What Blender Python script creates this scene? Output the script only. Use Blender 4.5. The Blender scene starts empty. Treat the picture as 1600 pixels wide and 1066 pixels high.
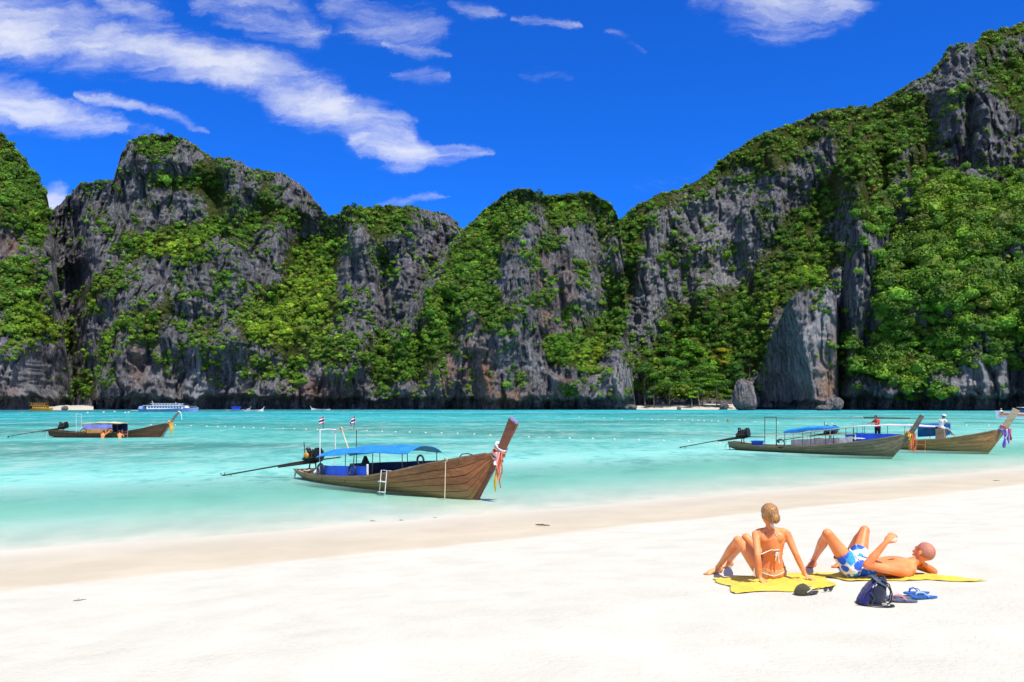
import bpy, bmesh, math, random
import numpy as np
from mathutils import Vector, Matrix, Euler
R = math.radians
scene = bpy.context.scene
COL = scene.collection

# ------------------------------------------------------------------ camera, sky, sun, exposure
F = 1300.0            # focal length in pixels of a 1600 pixel wide frame
EYE = 3.0             # eye height above the water
HOR = 630.0           # row of the horizon
cam_data = bpy.data.cameras.new('camera')
cam = bpy.data.objects.new('camera', cam_data)
COL.objects.link(cam)
cam.location = (0, 0, EYE)
cam.rotation_euler = (R(90), 0, 0)
cam_data.sensor_width = 36.0
cam_data.lens = 36.0 * F / 1600.0
cam_data.shift_y = (HOR - 533.0) / 1600.0
cam_data.clip_start = 0.1
cam_data.clip_end = 6000
scene.camera = cam

SUN = Vector((0.25, -0.42, 0.87)).normalized()
SUN_EL = math.asin(SUN.z)
SUN_ROT = math.atan2(SUN.x, SUN.y)

world = bpy.data.worlds.new('World')
scene.world = world
world.use_nodes = True


class NT:
    """small helper for node trees"""
    def __init__(self, tree):
        self.t = tree
        tree.nodes.clear()

    def n(self, kind, **kw):
        nd = self.t.nodes.new(kind)
        for k, v in kw.items():
            setattr(nd, k, v)
        return nd

    def _in(self, sock, v):
        if v is None:
            return
        if isinstance(v, bpy.types.NodeSocket):
            self.t.links.new(v, sock)
        else:
            sock.default_value = v

    def m(self, op, a, b=None, c=None, clamp=False):
        nd = self.n('ShaderNodeMath', operation=op, use_clamp=clamp)
        self._in(nd.inputs[0], a)
        self._in(nd.inputs[1], b)
        self._in(nd.inputs[2], c)
        return nd.outputs[0]

    def vm(self, op, a, b=None, scale=None):
        nd = self.n('ShaderNodeVectorMath', operation=op)
        self._in(nd.inputs[0], a)
        self._in(nd.inputs[1], b)
        if scale is not None:
            self._in(nd.inputs['Scale'], scale)
        return nd.outputs['Value'] if op in ('LENGTH', 'DOT_PRODUCT', 'DISTANCE') else nd.outputs[0]

    def mix(self, fac, a, b, blend='MIX'):
        nd = self.n('ShaderNodeMix', data_type='RGBA', blend_type=blend)
        self._in(nd.inputs[0], fac)
        self._in(nd.inputs[6], a if isinstance(a, bpy.types.NodeSocket) else (*a, 1)[:4])
        self._in(nd.inputs[7], b if isinstance(b, bpy.types.NodeSocket) else (*b, 1)[:4])
        return nd.outputs[2]

    def rng(self, v, a, b, c=0.0, d=1.0, smooth=True):
        nd = self.n('ShaderNodeMapRange', interpolation_type='SMOOTHSTEP' if smooth else 'LINEAR')
        self._in(nd.inputs[0], v)
        for i, q in enumerate((a, b, c, d)):
            self._in(nd.inputs[1 + i], q)
        return nd.outputs[0]

    def noise(self, vec, scale, detail=4, rough=0.55, dist=0.0, dim='3D'):
        nd = self.n('ShaderNodeTexNoise', noise_dimensions=dim)
        self._in(nd.inputs['Vector'], vec)
        nd.inputs['Scale'].default_value = scale
        nd.inputs['Detail'].default_value = detail
        nd.inputs['Roughness'].default_value = rough
        nd.inputs['Distortion'].default_value = dist
        return nd.outputs[0]

    def mapping(self, vec, scale=(1, 1, 1), rot=(0, 0, 0), loc=(0, 0, 0)):
        nd = self.n('ShaderNodeMapping')
        self._in(nd.inputs['Vector'], vec)
        nd.inputs['Scale'].default_value = scale
        nd.inputs['Rotation'].default_value = rot
        nd.inputs['Location'].default_value = loc
        return nd.outputs[0]

    def attr(self, name, out='Fac'):
        return self.n('ShaderNodeAttribute', attribute_name=name).outputs[out]

    def ramp(self, fac, stops):
        nd = self.n('ShaderNodeValToRGB')
        self._in(nd.inputs[0], fac)
        el = nd.color_ramp.elements
        while len(el) > 1:
            el.remove(el[-1])
        el[0].position = stops[0][0]
        el[0].color = (*stops[0][1], 1)
        for p, c in stops[1:]:
            e = el.new(p)
            e.color = (*c, 1)
        return nd.outputs[0]

    def bump(self, h, strength=0.5, dist=0.1, normal=None):
        nd = self.n('ShaderNodeBump')
        nd.inputs['Strength'].default_value = strength
        nd.inputs['Distance'].default_value = dist
        self._in(nd.inputs['Height'], h)
        self._in(nd.inputs['Normal'], normal)
        return nd.outputs[0]


# sky: Nishita, deepened as a polariser does, with cirrus streaks by direction
w = NT(world.node_tree)
out = w.n('ShaderNodeOutputWorld')
bg = w.n('ShaderNodeBackground')
bg.inputs['Strength'].default_value = 0.1
sky = w.n('ShaderNodeTexSky', sky_type='NISHITA')
sky.sun_disc = False
sky.sun_elevation = SUN_EL
sky.sun_rotation = SUN_ROT
sky.air_density = 1.0
sky.dust_density = 0.3
sky.ozone_density = 3.0
dirv = w.n('ShaderNodeTexCoord').outputs['Generated']
sx = w.n('ShaderNodeSeparateXYZ')
w._in(sx.inputs[0], dirv)
yy = w.m('MAXIMUM', sx.outputs[1], 0.02)
U = w.m('DIVIDE', sx.outputs[0], yy)
V = w.m('DIVIDE', sx.outputs[2], yy)
cmb = w.n('ShaderNodeCombineXYZ')
w._in(cmb.inputs[0], U)
w._in(cmb.inputs[1], V)
uv0 = cmb.outputs[0]
wob = w.n('ShaderNodeTexNoise', noise_dimensions='3D')
w._in(wob.inputs['Vector'], w.mapping(uv0, (7, 9, 1)))
wob.inputs['Scale'].default_value = 1.0
wob.inputs['Detail'].default_value = 9
wob.inputs['Roughness'].default_value = .68
wv = w.vm('SUBTRACT', wob.outputs['Color'], (0.5, 0.5, 0.5))
uv = w.vm('ADD', uv0, w.vm('MULTIPLY', wv, (0.10, 0.055, 0)))


def stroke(ax, ay, bx, by, wid, amt, taper=.55):
    a = Vector(((ax - 800) / F, (HOR - ay) / F, 0))
    b = Vector(((bx - 800) / F, (HOR - by) / F, 0))
    d = b - a
    pa = w.vm('SUBTRACT', uv, tuple(a))
    t = w.m('DIVIDE', w.vm('DOT_PRODUCT', pa, tuple(d)), d.length_squared, clamp=True)
    q = w.vm('SUBTRACT', pa, w.vm('SCALE', tuple(d), scale=t))
    # z of the noise offset plays no part
    dist = w.vm('LENGTH', w.vm('MULTIPLY', q, (1, 1, 0)))
    if taper:
        k = w.m('MULTIPLY', w.m('MULTIPLY', t, w.m('SUBTRACT', 1.0, t)), 4.0)
        dist = w.m('DIVIDE', dist, w.m('ADD', 1 - taper, w.m('MULTIPLY', k, taper)))
    return w.rng(dist, 1.9 * wid / F, 0.0, 0.0, amt)


strokes = [
    (-60, 34, 170, 64, 40, 1.15, 0), (170, 64, 400, 112, 34, 1.15, 0), (400, 112, 540, 165, 38, 1.1, .3),
    (520, 165, 650, 218, 34, .8), (560, 212, 690, 242, 26, .95), (640, 244, 755, 238, 16, .75),
    (-60, 125, 80, 170, 44, .66), (20, 172, 190, 206, 24, .85), (150, 198, 262, 216, 13, .5),
    (120, 148, 225, 176, 11, .62), (200, 168, 318, 202, 10, .6), (120, 100, 300, 92, 26, .35, .3),
    (150, 0, 260, 40, 34, .5), (310, 0, 500, 50, 40, .5), (410, 36, 495, 56, 22, .55),
    (520, 10, 690, 50, 38, .45), (600, 66, 705, 88, 12, .5), (-20, -5, 130, 18, 28, .42),
    (615, 112, 700, 119, 13, .32), (790, 38, 905, 43, 9, .4), (940, 54, 1005, 76, 9, .28),
    (1130, -40, 1310, -25, 66, 1.2, .3), (1180, 8, 1320, 10, 30, .85), (815, 120, 890, 128, 11, .22),
    (60, 318, 110, 316, 26, 1.1), (590, 312, 690, 312, 6, .3), (1000, 288, 1115, 258, 16, .26), (700, 5, 770, 32, 12, .26),
]
cl = None
for s in strokes:
    v = stroke(*s)
    cl = v if cl is None else w.m('MAXIMUM', cl, v)
fib = w.noise(w.mapping(uv, (3.2, 26, 1), (0, 0, R(16))), 1.0, 8, 0.64, 0.4)
fin = w.noise(w.mapping(uv, (11, 40, 1), (0, 0, R(20))), 1.0, 7, 0.68, 0.7)
ero = w.m('ADD', w.m('MULTIPLY', fib, .6), w.m('MULTIPLY', fin, .4))
puff = w.noise(w.mapping(uv, (9, 15, 1), (0, 0, R(12))), 1.0, 5, 0.6, 0.4)
cl = w.m('MULTIPLY', cl, w.rng(puff, .30, .60, .8, 1.1))
dens = w.m('SUBTRACT', w.m('MULTIPLY', cl, 1.2), w.rng(ero, .64, .34, 0, 1.0, False))
dens = w.rng(dens, -.42, 1.3, 0, 1)
dens = w.m('MULTIPLY', dens, w.rng(cl, 0, .25))
dens = w.m('MULTIPLY', dens, w.rng(sx.outputs[1], 0.05, 0.2))
base = w.vm('SCALE', sky.outputs[0], scale=0.1)
deep = w.vm('MULTIPLY', base, (.6, 4.6, 13.8))
w._in(bg.inputs['Color'], w.mix(w.m('MULTIPLY', dens, .82), deep, (6.7, 6.85, 7.1)))
# unseen sky round the sides and behind: extra cirrus added to whiten shadow fill
bg2 = w.n('ShaderNodeBackground')
bg2.inputs['Strength'].default_value = 0.1
oth = w.noise(w.mapping(dirv, (2.2, 5.0, 6.0), (0, 0, R(25))), 1.3, 4, 0.6, 0.5)
w._in(bg2.inputs['Color'], w.mix(w.rng(oth, .42, .63, 0, .85), deep, (6.7, 6.85, 7.1)))
gt = lambda q, lim: w.m('GREATER_THAN', q, lim)
infr = w.m('MULTIPLY', w.m('MULTIPLY', gt(sx.outputs[1], .05), w.m('LESS_THAN', w.m('ABSOLUTE', U), .85)), w.m('MULTIPLY', gt(V, .2), w.m('LESS_THAN', V, .64)))
mxw = w.n('ShaderNodeMixShader')
w._in(mxw.inputs[0], infr)
w._in(mxw.inputs[1], bg2.outputs[0])
w._in(mxw.inputs[2], bg.outputs[0])
w._in(out.inputs['Surface'], mxw.outputs[0])

sun_data = bpy.data.lights.new('sun', 'SUN')
sun_data.energy = 4.6
sun_data.angle = R(0.5)
sun_data.color = (1.0, 0.95, 0.86)
sun = bpy.data.objects.new('sun', sun_data)
COL.objects.link(sun)
sun.rotation_euler = SUN.to_track_quat('Z', 'Y').to_euler()
sun.location = (30, -40, 120)

vs = scene.view_settings
vs.view_transform = 'Standard'
vs.look = 'None'
vs.exposure = 0.5
vs.gamma = 1.0
vs.use_curve_mapping = False
scene.cycles.max_bounces = 5
scene.cycles.diffuse_bounces = 2
scene.cycles.glossy_bounces = 2
world.cycles.sampling_method = 'NONE'
scene.cycles.transparent_max_bounces = 12
scene.cycles.use_adaptive_sampling = True
scene.cycles.adaptive_threshold = 0.03


# ------------------------------------------------------------------ general helpers
def tag(o, label=None, cat=None, group=None, kind=None):
    if label:
        o['label'] = label
    if cat:
        o['category'] = cat
    if group:
        o['group'] = group
    if kind:
        o['kind'] = kind
    return o


def W(px, py, d):
    """the place in the world seen at a pixel of the photograph, d metres out"""
    return Vector(((px - 800) * d / F, d, EYE - (py - HOR) * d / F))


def empty(name, loc=(0, 0, 0), rz=0.0):
    o = bpy.data.objects.new(name, None)
    COL.objects.link(o)
    o.location = loc
    o.rotation_euler = (0, 0, rz)
    o.empty_display_size = 0.3
    return o


def fast_mesh(name, verts, faces, smooth=True, attrs=None):
    """verts (n,3), faces (m,3) or (m,4) numpy arrays; attrs: name -> per vertex float or colour"""
    me = bpy.data.meshes.new(name)
    verts = np.asarray(verts, np.float32)
    faces = np.asarray(faces, np.int32)
    k = faces.shape[1]
    me.vertices.add(len(verts))
    me.vertices.foreach_set('co', verts.ravel())
    me.loops.add(faces.size)
    me.loops.foreach_set('vertex_index', faces.ravel())
    me.polygons.add(len(faces))
    me.polygons.foreach_set('loop_start', np.arange(0, faces.size, k, dtype=np.int32))
    me.polygons.foreach_set('loop_total', np.full(len(faces), k, np.int32))
    me.polygons.foreach_set('use_smooth', np.full(len(faces), bool(smooth)))
    for an, av in (attrs or {}).items():
        av = np.asarray(av, np.float32)
        if av.ndim == 1:
            a = me.attributes.new(an, 'FLOAT', 'POINT')
            a.data.foreach_set('value', av)
        else:
            a = me.attributes.new(an, 'FLOAT_COLOR', 'POINT')
            if av.shape[1] == 3:
                av = np.concatenate([av, np.ones((len(av), 1), np.float32)], 1)
            a.data.foreach_set('color', av.ravel())
    me.update(calc_edges=True)
    return me


def link(name, me, mat=None, parent=None):
    o = bpy.data.objects.new(name, me)
    COL.objects.link(o)
    if mat is not None and not me.materials:
        me.materials.append(mat)
    if parent is not None:
        o.parent = parent
    return o


def grid_faces(nr, nc):
    i = np.arange(nr * nc).reshape(nr, nc)
    return np.stack([i[:-1, :-1], i[:-1, 1:], i[1:, 1:], i[1:, :-1]], -1).reshape(-1, 4)


_rs = np.random.RandomState(7)
_perm = _rs.permutation(256)
_perm = np.concatenate([_perm, _perm, _perm])
_g = _rs.normal(size=(256, 3))
_g /= np.linalg.norm(_g, axis=1)[:, None]
_g = _g.astype(np.float32)


def perlin(x, y, z):
    x = np.asarray(x, np.float32); y = np.asarray(y, np.float32); z = np.asarray(z, np.float32)
    x, y, z = np.broadcast_arrays(x, y, z)
    xi = np.floor(x).astype(np.int32); yi = np.floor(y).astype(np.int32); zi = np.floor(z).astype(np.int32)
    xf = x - xi; yf = y - yi; zf = z - zi
    xi &= 255; yi &= 255; zi &= 255
    u = xf * xf * xf * (xf * (xf * 6 - 15) + 10)
    v = yf * yf * yf * (yf * (yf * 6 - 15) + 10)
    s = zf * zf * zf * (zf * (zf * 6 - 15) + 10)

    def gr(a, b, c):
        h = _perm[_perm[_perm[(xi + a) & 255] + ((yi + b) & 255)] + ((zi + c) & 255)]
        g = _g[h]
        return g[..., 0] * (xf - a) + g[..., 1] * (yf - b) + g[..., 2] * (zf - c)
    x00 = gr(0, 0, 0) * (1 - u) + gr(1, 0, 0) * u
    x10 = gr(0, 1, 0) * (1 - u) + gr(1, 1, 0) * u
    x01 = gr(0, 0, 1) * (1 - u) + gr(1, 0, 1) * u
    x11 = gr(0, 1, 1) * (1 - u) + gr(1, 1, 1) * u
    return ((x00 * (1 - v) + x10 * v) * (1 - s) + (x01 * (1 - v) + x11 * v) * s) * 1.5


def fbm(x, y, z, o=4):
    r = 0; a = 1.0; f = 1.0
    for i in range(o):
        r = r + a * perlin(x * f + 17.3 * i, y * f + 5.1 * i, z * f - 9.7 * i)
        a *= .5; f *= 2.03
    return r


def ridged(x, y, z, o=3):
    r = 0; a = 1.0; f = 1.0
    for i in range(o):
        n = 1 - np.abs(perlin(x * f + 31.1 * i, y * f, z * f + 3.3 * i)) * 1.8
        r = r + a * n
        a *= .5; f *= 2.1
    return r


def new_mat(name):
    m = bpy.data.materials.new(name)
    m.use_nodes = True
    nt = NT(m.node_tree)
    o = nt.n('ShaderNodeOutputMaterial')
    b = nt.n('ShaderNodeBsdfPrincipled')
    nt.t.links.new(b.outputs[0], o.inputs[0])
    return m, nt, b, o

# ------------------------------------------------------------------ beach, sea bed and water
SH = Vector((0.8423, 0.5390))      # along the shore line
SN = Vector((0.5390, -0.8423))     # up the beach
S0 = Vector((-10.2, 16.6))


def shore_s(x, y):
    return (x - S0.x) * SN.x + (y - S0.y) * SN.y


def beach_z(s):
    # the bed lies in shallows: seen at this slant, refraction lifts it close under the surface
    return np.interp(s, [-1600, -300, -60, -30, -12, -4, 0, 5.8, 13.2, 20, 40, 90],
                     [-4, -4, -1.2, -.45, -.2, -.09, 0, .35, 1.0, 1.32, 1.6, 2.2])


def depth_at(s):
    """how deep the water reads at a distance off the shore"""
    return np.interp(-s, [0, 4, 12, 25, 60, 120, 300], [0, .3, 1.05, 2.3, 4.2, 6.5, 9])


def ground_z(x, y):
    return float(beach_z(shore_s(x, y)))


def geo(lo, hi, step, grow):
    """positions from 0 outwards both ways, the step growing with distance"""
    up = [0.0]; s = step
    while up[-1] < hi:
        up.append(up[-1] + s); s *= grow
    dn = [0.0]; s = step
    while dn[-1] > lo:
        dn.append(dn[-1] - s); s *= grow
    return np.array(sorted(set(dn + up)))


def shore_xy(S, L):
    x = S0.x + SH.x * L + SN.x * S
    y = S0.y + SH.y * L + SN.y * S
    return x, y


def beach_bump(x, y):
    """soft unevenness of the dry sand"""
    near = np.clip(1 - np.hypot(x, y - 8) / 45, 0, 1)
    dry = np.clip((shore_s(x, y) - 5.6) / 1.2, 0, 1) * near
    return dry * (.022 * fbm(x / .9, y / .9, 0.0, 3) + .03 * perlin(x / 3.0, y / 3.0, 4.0))


def make_beach():
    ss = np.concatenate([np.arange(60, 24, -1.5), np.arange(24, 0, -0.15), np.arange(0, -16, -0.6), -16 - np.cumsum(np.geomspace(.2, 120, 60))])
    ll = geo(-900, 1500, .19, 1.017)
    ll = ll + 8.0
    S, L = np.meshgrid(ss, ll, indexing='ij')
    x, y = shore_xy(S, L)
    wob = .35 * perlin(L / 9.0, 0.3, 1.7) + .12 * perlin(L / 2.3, 5.3, 1.1)
    z = beach_z(S + wob * np.exp(-((S - 1) / 6.0) ** 2)).astype(np.float32)
    z = z + beach_bump(x, y)
    # trodden hollows: footprints scattered over the dry sand
    rs = np.random.RandomState(3)
    tr = np.zeros_like(z)
    for i in range(420):
        cx = rs.uniform(-12, 16); cy = rs.uniform(2.5, 24)
        s0 = shore_s(cx, cy)
        if s0 < 6.3 or (2.0 < cx < 5.6 and 7.6 < cy < 10.6):
            continue
        a = rs.uniform(0, 3.1); rl = rs.uniform(.1, .17); rw = rl * .5
        m = (np.abs(x - cx) < .5) & (np.abs(y - cy) < .5)
        if not m.any():
            continue
        dx = x[m] - cx; dy = y[m] - cy
        q = ((dx * math.cos(a) + dy * math.sin(a)) / rl) ** 2 + ((-dx * math.sin(a) + dy * math.cos(a)) / rw) ** 2
        tr[m] += -.036 * np.exp(-q) + .016 * np.exp(-((np.sqrt(q) - 1.6) / .5) ** 2)
    z = z + tr
    # the edge of the last wash: where the damp sand stops
    edge = 5.9 + .45 * perlin(L / 5.0, 2.0, 0.1) + .2 * perlin(L / 1.4, 2.0, 3.1) + .06 * perlin(L / .35, 1.0, 3.1)
    damp = np.clip((edge - S) / .35, 0, 1)
    me = fast_mesh('beach', np.stack([x, y, z], -1).reshape(-1, 3), grid_faces(len(ss), len(ll))[:, ::-1],
                   attrs={'damp': damp.ravel(), 'shore': S.ravel()})
    m, nt, b, o = new_mat('sand')
    pos = nt.n('ShaderNodeNewGeometry').outputs['Position']
    n1 = nt.noise(pos, 1.3, 5, .6)
    n2 = nt.noise(pos, 60, 3, .7)
    n3 = nt.noise(pos, .35, 3, .6)
    dryc = nt.mix(nt.rng(n1, .3, .7), (.502, .481, .402), (.565, .543, .458))
    dryc = nt.mix(nt.rng(n2, .62, .8, 0, .35), dryc, (.44, .39, .30))
    dryc = nt.mix(nt.rng(nt.noise(pos, 7, 4, .65), .66, .78, 0, .5), dryc, (.47, .40, .27))
    wetc = nt.mix(nt.rng(nt.noise(nt.mapping(pos, (.5, .5, 1)), 1.1, 5, .6), .35, .7), (.465, .402, .285), (.53, .462, .335))
    wetc = nt.mix(nt.rng(n2, .6, .8, 0, .3), wetc, (.36, .30, .20))
    damp_ = nt.attr('damp')
    shore_ = nt.attr('shore')
    # the sand is wettest half way up and drains pale; under the water it is plain pale sand
    bed = nt.mix(nt.rng(n3, .4, .65), (.62, .575, .455), (.58, .55, .435))
    wet2 = nt.mix(nt.rng(shore_, -1.0, 3.4), bed, wetc)
    nt._in(b.inputs['Base Color'], nt.mix(damp_, dryc, wet2))
    nt._in(b.inputs['Roughness'], nt.m('SUBTRACT', .95, nt.m('MULTIPLY', damp_, nt.rng(shore_, 6, .5, .25, .5))))
    nt._in(b.inputs['Specular IOR Level'], nt.m('MULTIPLY', damp_, .3))
    fine = nt.m('ADD', nt.noise(pos, 18, 5, .65), nt.m('MULTIPLY', nt.noise(pos, 120, 2, .6), .25))
    nt._in(b.inputs['Normal'], nt.bump(nt.m('MULTIPLY', fine, nt.m('SUBTRACT', 1.0, nt.m('MULTIPLY', damp_, .9))), .6, .03))
    ob = link('beach', me, m)
    tag(ob, 'white sand beach sloping down to the turquoise bay', None, None, 'structure')


def make_water():
    ss = np.concatenate([np.arange(2.5, -40, -.3), -40 - np.cumsum(np.geomspace(.35, 90, 90))])
    ll = geo(-1300, 1900, .8, 1.025) + 8
    S, L = np.meshgrid(ss, ll, indexing='ij')
    x, y = shore_xy(S, L)
    wob = .35 * perlin(L / 9.0, 0.3, 1.7) + .12 * perlin(L / 2.3, 5.3, 1.1)
    depth = depth_at(S + wob * np.exp(-((S - 1) / 6.0) ** 2))
    z = .006 * perlin(S / 1.1 + .35 * L, L / 3.5, 0.0) * np.clip(-S / 6, 0, 1) + 0.0 * x
    me = fast_mesh('sea_water', np.stack([x, y, z], -1).reshape(-1, 3), grid_faces(len(ss), len(ll))[:, ::-1],
                   attrs={'depth': np.clip(depth, 0, 20).ravel(), 'off': (-S).ravel()})
    m = bpy.data.materials.new('sea_water')
    m.use_nodes = True
    nt = NT(m.node_tree)
    o = nt.n('ShaderNodeOutputMaterial')
    pos = nt.n('ShaderNodeNewGeometry').outputs['Position']
    dep = nt.attr('depth')
    off = nt.attr('off')
    # water colour by depth: what the white bed sends back through it
    ex = lambda k: nt.m('POWER', 2.71828, nt.m('MULTIPLY', dep, -k))
    c = nt.n('ShaderNodeCombineColor')
    nt._in(c.inputs[0], ex(.85)); nt._in(c.inputs[1], ex(.10)); nt._in(c.inputs[2], ex(.14))
    tr = nt.n('ShaderNodeBsdfTransparent')
    # patches of darker bed (weed and coral rubble) seen as duller water further out
    pm = nt.mapping(pos, (.012, .035, 1))
    patch = nt.rng(nt.noise(pm, 1.0, 6, .62, .5), .44, .60)
    band = nt.m('MULTIPLY', nt.rng(off, 14, 40), nt.rng(off, 210, 110))
    patch = nt.m('MULTIPLY', patch, band)
    body = nt.ramp(nt.rng(off, 0, 340, 0, 1, False), [
        (0, (.42, .64, .55)), (.02, (.38, .68, .59)), (.036, (.30, .65, .56)), (.052, (.225, .56, .485)), (.08, (.16, .47, .41)), (.15, (.105, .40, .35)), (.25, (.06, .345, .315)),
        (.42, (.02, .365, .385)), (.65, (.012, .36, .40)), (.85, (.005, .23, .265)), (1, (.003, .09, .11))])  # dark far stops paint the cliffs' reflection into the colour
    far_ = nt.noise(nt.mapping(pos, (.004, .03, 1), (0, 0, R(3))), 1.0, 5, .6, .3)
    body = nt.mix(nt.m('MULTIPLY', nt.rng(far_, .47, .6), nt.rng(off, 90, 160, 0, .6)), body, (.004, .13, .165))
    body = nt.mix(nt.m('MULTIPLY', patch, .75), body, (.045, .155, .13))
    lw = nt.n('ShaderNodeBsdfDiffuse')
    # wavelets
    pr = nt.mapping(pos, (1, 1, 1), (0, 0, R(-20)))
    h1 = nt.noise(nt.mapping(pr, (.45, 1.7, 1)), 1.0, 4, .6, .3)
    h2 = nt.noise(nt.mapping(pr, (1.6, 5.5, 1)), 1.0, 4, .6, .2)
    h3 = nt.noise(nt.mapping(pr, (.1, .38, 1)), 1.0, 3, .6, .2)
    h = nt.m('ADD', nt.m('ADD', nt.m('MULTIPLY', h1, .5), nt.m('MULTIPLY', h2, .16)), nt.m('MULTIPLY', h3, 1.2))
    nrm = nt.bump(h, .9, .16)
    # wavelets: lit near slopes and sky-facing far slopes painted into the water colour
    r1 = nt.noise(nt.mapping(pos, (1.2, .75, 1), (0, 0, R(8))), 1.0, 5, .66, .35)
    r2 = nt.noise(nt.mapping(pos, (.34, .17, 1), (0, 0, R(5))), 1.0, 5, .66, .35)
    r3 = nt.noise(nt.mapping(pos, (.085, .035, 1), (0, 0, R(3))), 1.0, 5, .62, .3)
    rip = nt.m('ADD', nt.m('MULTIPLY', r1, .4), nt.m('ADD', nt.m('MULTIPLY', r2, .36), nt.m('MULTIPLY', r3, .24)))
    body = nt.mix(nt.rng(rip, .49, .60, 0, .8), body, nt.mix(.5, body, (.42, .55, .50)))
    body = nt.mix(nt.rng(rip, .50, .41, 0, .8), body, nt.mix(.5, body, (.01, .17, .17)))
    nt._in(lw.inputs[0], body)
    # ripple light and shade painted into the tint over the shallow bed
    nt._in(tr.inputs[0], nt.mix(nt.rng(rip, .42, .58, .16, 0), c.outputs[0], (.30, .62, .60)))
    nt._in(lw.inputs['Normal'], nt.bump(h, .9, .16))
    f = nt.rng(dep, .35, 1.7)
    mx = nt.n('ShaderNodeMixShader')
    nt._in(mx.inputs[0], nt.m('MULTIPLY', f, .97))
    nt._in(mx.inputs[1], tr.outputs[0]); nt._in(mx.inputs[2], lw.outputs[0])
    gl = nt.n('ShaderNodeBsdfGlossy')
    gl.inputs['Roughness'].default_value = .16
    gl.inputs['Color'].default_value = (1, 1, 1, 1)
    nt._in(gl.inputs['Normal'], nrm)
    fr = nt.n('ShaderNodeFresnel')
    fr.inputs[0].default_value = 1.33
    nt._in(fr.inputs['Normal'], nrm)
    # wave tilt keeps a rough sea from ever mirroring at grazing angles
    fac = nt.m('MINIMUM', nt.m('MULTIPLY', fr.outputs[0], .5), .15)
    fac = nt.m('MULTIPLY', fac, nt.rng(dep, 0, .12, .15, 1))
    m2 = nt.n('ShaderNodeMixShader')
    nt._in(m2.inputs[0], fac)
    nt._in(m2.inputs[1], mx.outputs[0]); nt._in(m2.inputs[2], gl.outputs[0])
    nt.t.links.new(m2.outputs[0], o.inputs[0])
    ob = link('sea_water', me, m)
    tag(ob, 'clear turquoise water of the bay', None, None, 'structure')


make_beach()
make_water()

# ------------------------------------------------------------------ limestone cliffs round the bay
# how thickly each 25 pixel patch of the cliffs is grown over (0 bare rock .. 9 bush upon bush)
TOP = ['55555555555555555555555555555555555555555555555555555555555556' + '88',
       '55555555555555555555555555555555555555555555555555555555555537' + '63',
       '55555555555555555555555555555555555555555555555555555555555226' + '36',
       '55555555555555555555555555555555555555555555555555555555555145' + '88',
       '55555555555555555555555555555555555555555555555555555555542363' + '78',
       '55555555555555555555555555555555555555555555555555555557883522' + '37',
       '55555555555555555555555555555555555555555555555555557888864232' + '34']
STR = [
    '95555551 99555551 99955552 99955433 99932433 78921443 24821454 23522224 45511124 77531475 88632743 48523422 58974246 23326264 11214261 00104630 00114820 00000000',
    '56655555 57514555 11116622 15778721 12224852 43112745 54888677 77885245 52264423 11122543 31633223 66612437 47345539 26254325 11511514 00300415 00000002 00000000',
    '55555555 55555555 54555555 63245555 74225687 68744568 42436537 22899514 44899315 44888213 78887422 89987523 89975324 57756555 24646656 55622336 11400004 00000000',
    '55555555 55555555 55555555 55555555 65445566 86332478 63214787 21126784 41237882 21256852 22477764 42577486 33586254 65775222 76763103 75620202 32310300 00000000',
    '55555555 55555555 55555555 55555555 65787555 73787467 41532559 24611228 44216426 22513266 44322385 41254482 11335882 11777844 20787435 40113353 20043312 00000000',
    '55555666 55555678 55556746 55576333 87542244 52423335 43524225 35554224 34445236 11344255 13445775 45767887 35767888 55686788 78888997 59999982 48999821 00000000',
    '88855888 87426878 64337867 33366576 32585573 46774383 58754254 68885114 68985128 79961127 74241126 51150146 10031324 00016435 00015647 00003568 00000113 00000000',
    '97512223 46512223 57733424 35787466 36888777 47877888 66877864 77876753 77753766 66675666 54676777 62645677 51666457 65664254 65663322 65451111 42110000 00000000']
_rows = [[c for c in r] for r in TOP]
_sp = [s.split() for s in STR]
for r in range(18):
    _rows.append([c for k in range(8) for c in _sp[k][r]])
VEG = np.array(_rows, float) / 9.0        # 25 rows from y=25, 64 columns
VEG = np.concatenate([VEG[:, :1], VEG[:, :1], VEG, VEG[:, -1:], VEG[:, -1:], VEG[:, -1:]], 1)


def veg_at(px, py):
    gx = np.clip((px - 12.5) / 25 + 2, 0, VEG.shape[1] - 1.001)
    gy = np.clip((py - 37.5) / 25, 0, VEG.shape[0] - 1.001)
    i = gx.astype(int); j = gy.astype(int); u = gx - i; v = gy - j
    return (VEG[j, i] * (1 - u) * (1 - v) + VEG[j, i + 1] * u * (1 - v) + VEG[j + 1, i] * (1 - u) * v + VEG[j + 1, i + 1] * u * v)


def seg_dist(px, py, pts):
    """distance in pixels to a polyline"""
    best = np.full(np.shape(px), 1e9)
    for (ax, ay), (bx, by) in zip(pts[:-1], pts[1:]):
        dx, dy = bx - ax, by - ay
        t = np.clip(((px - ax) * dx + (py - ay) * dy) / (dx * dx + dy * dy), 0, 1)
        best = np.minimum(best, np.hypot(px - ax - t * dx, py - ay - t * dy))
    return best


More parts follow.
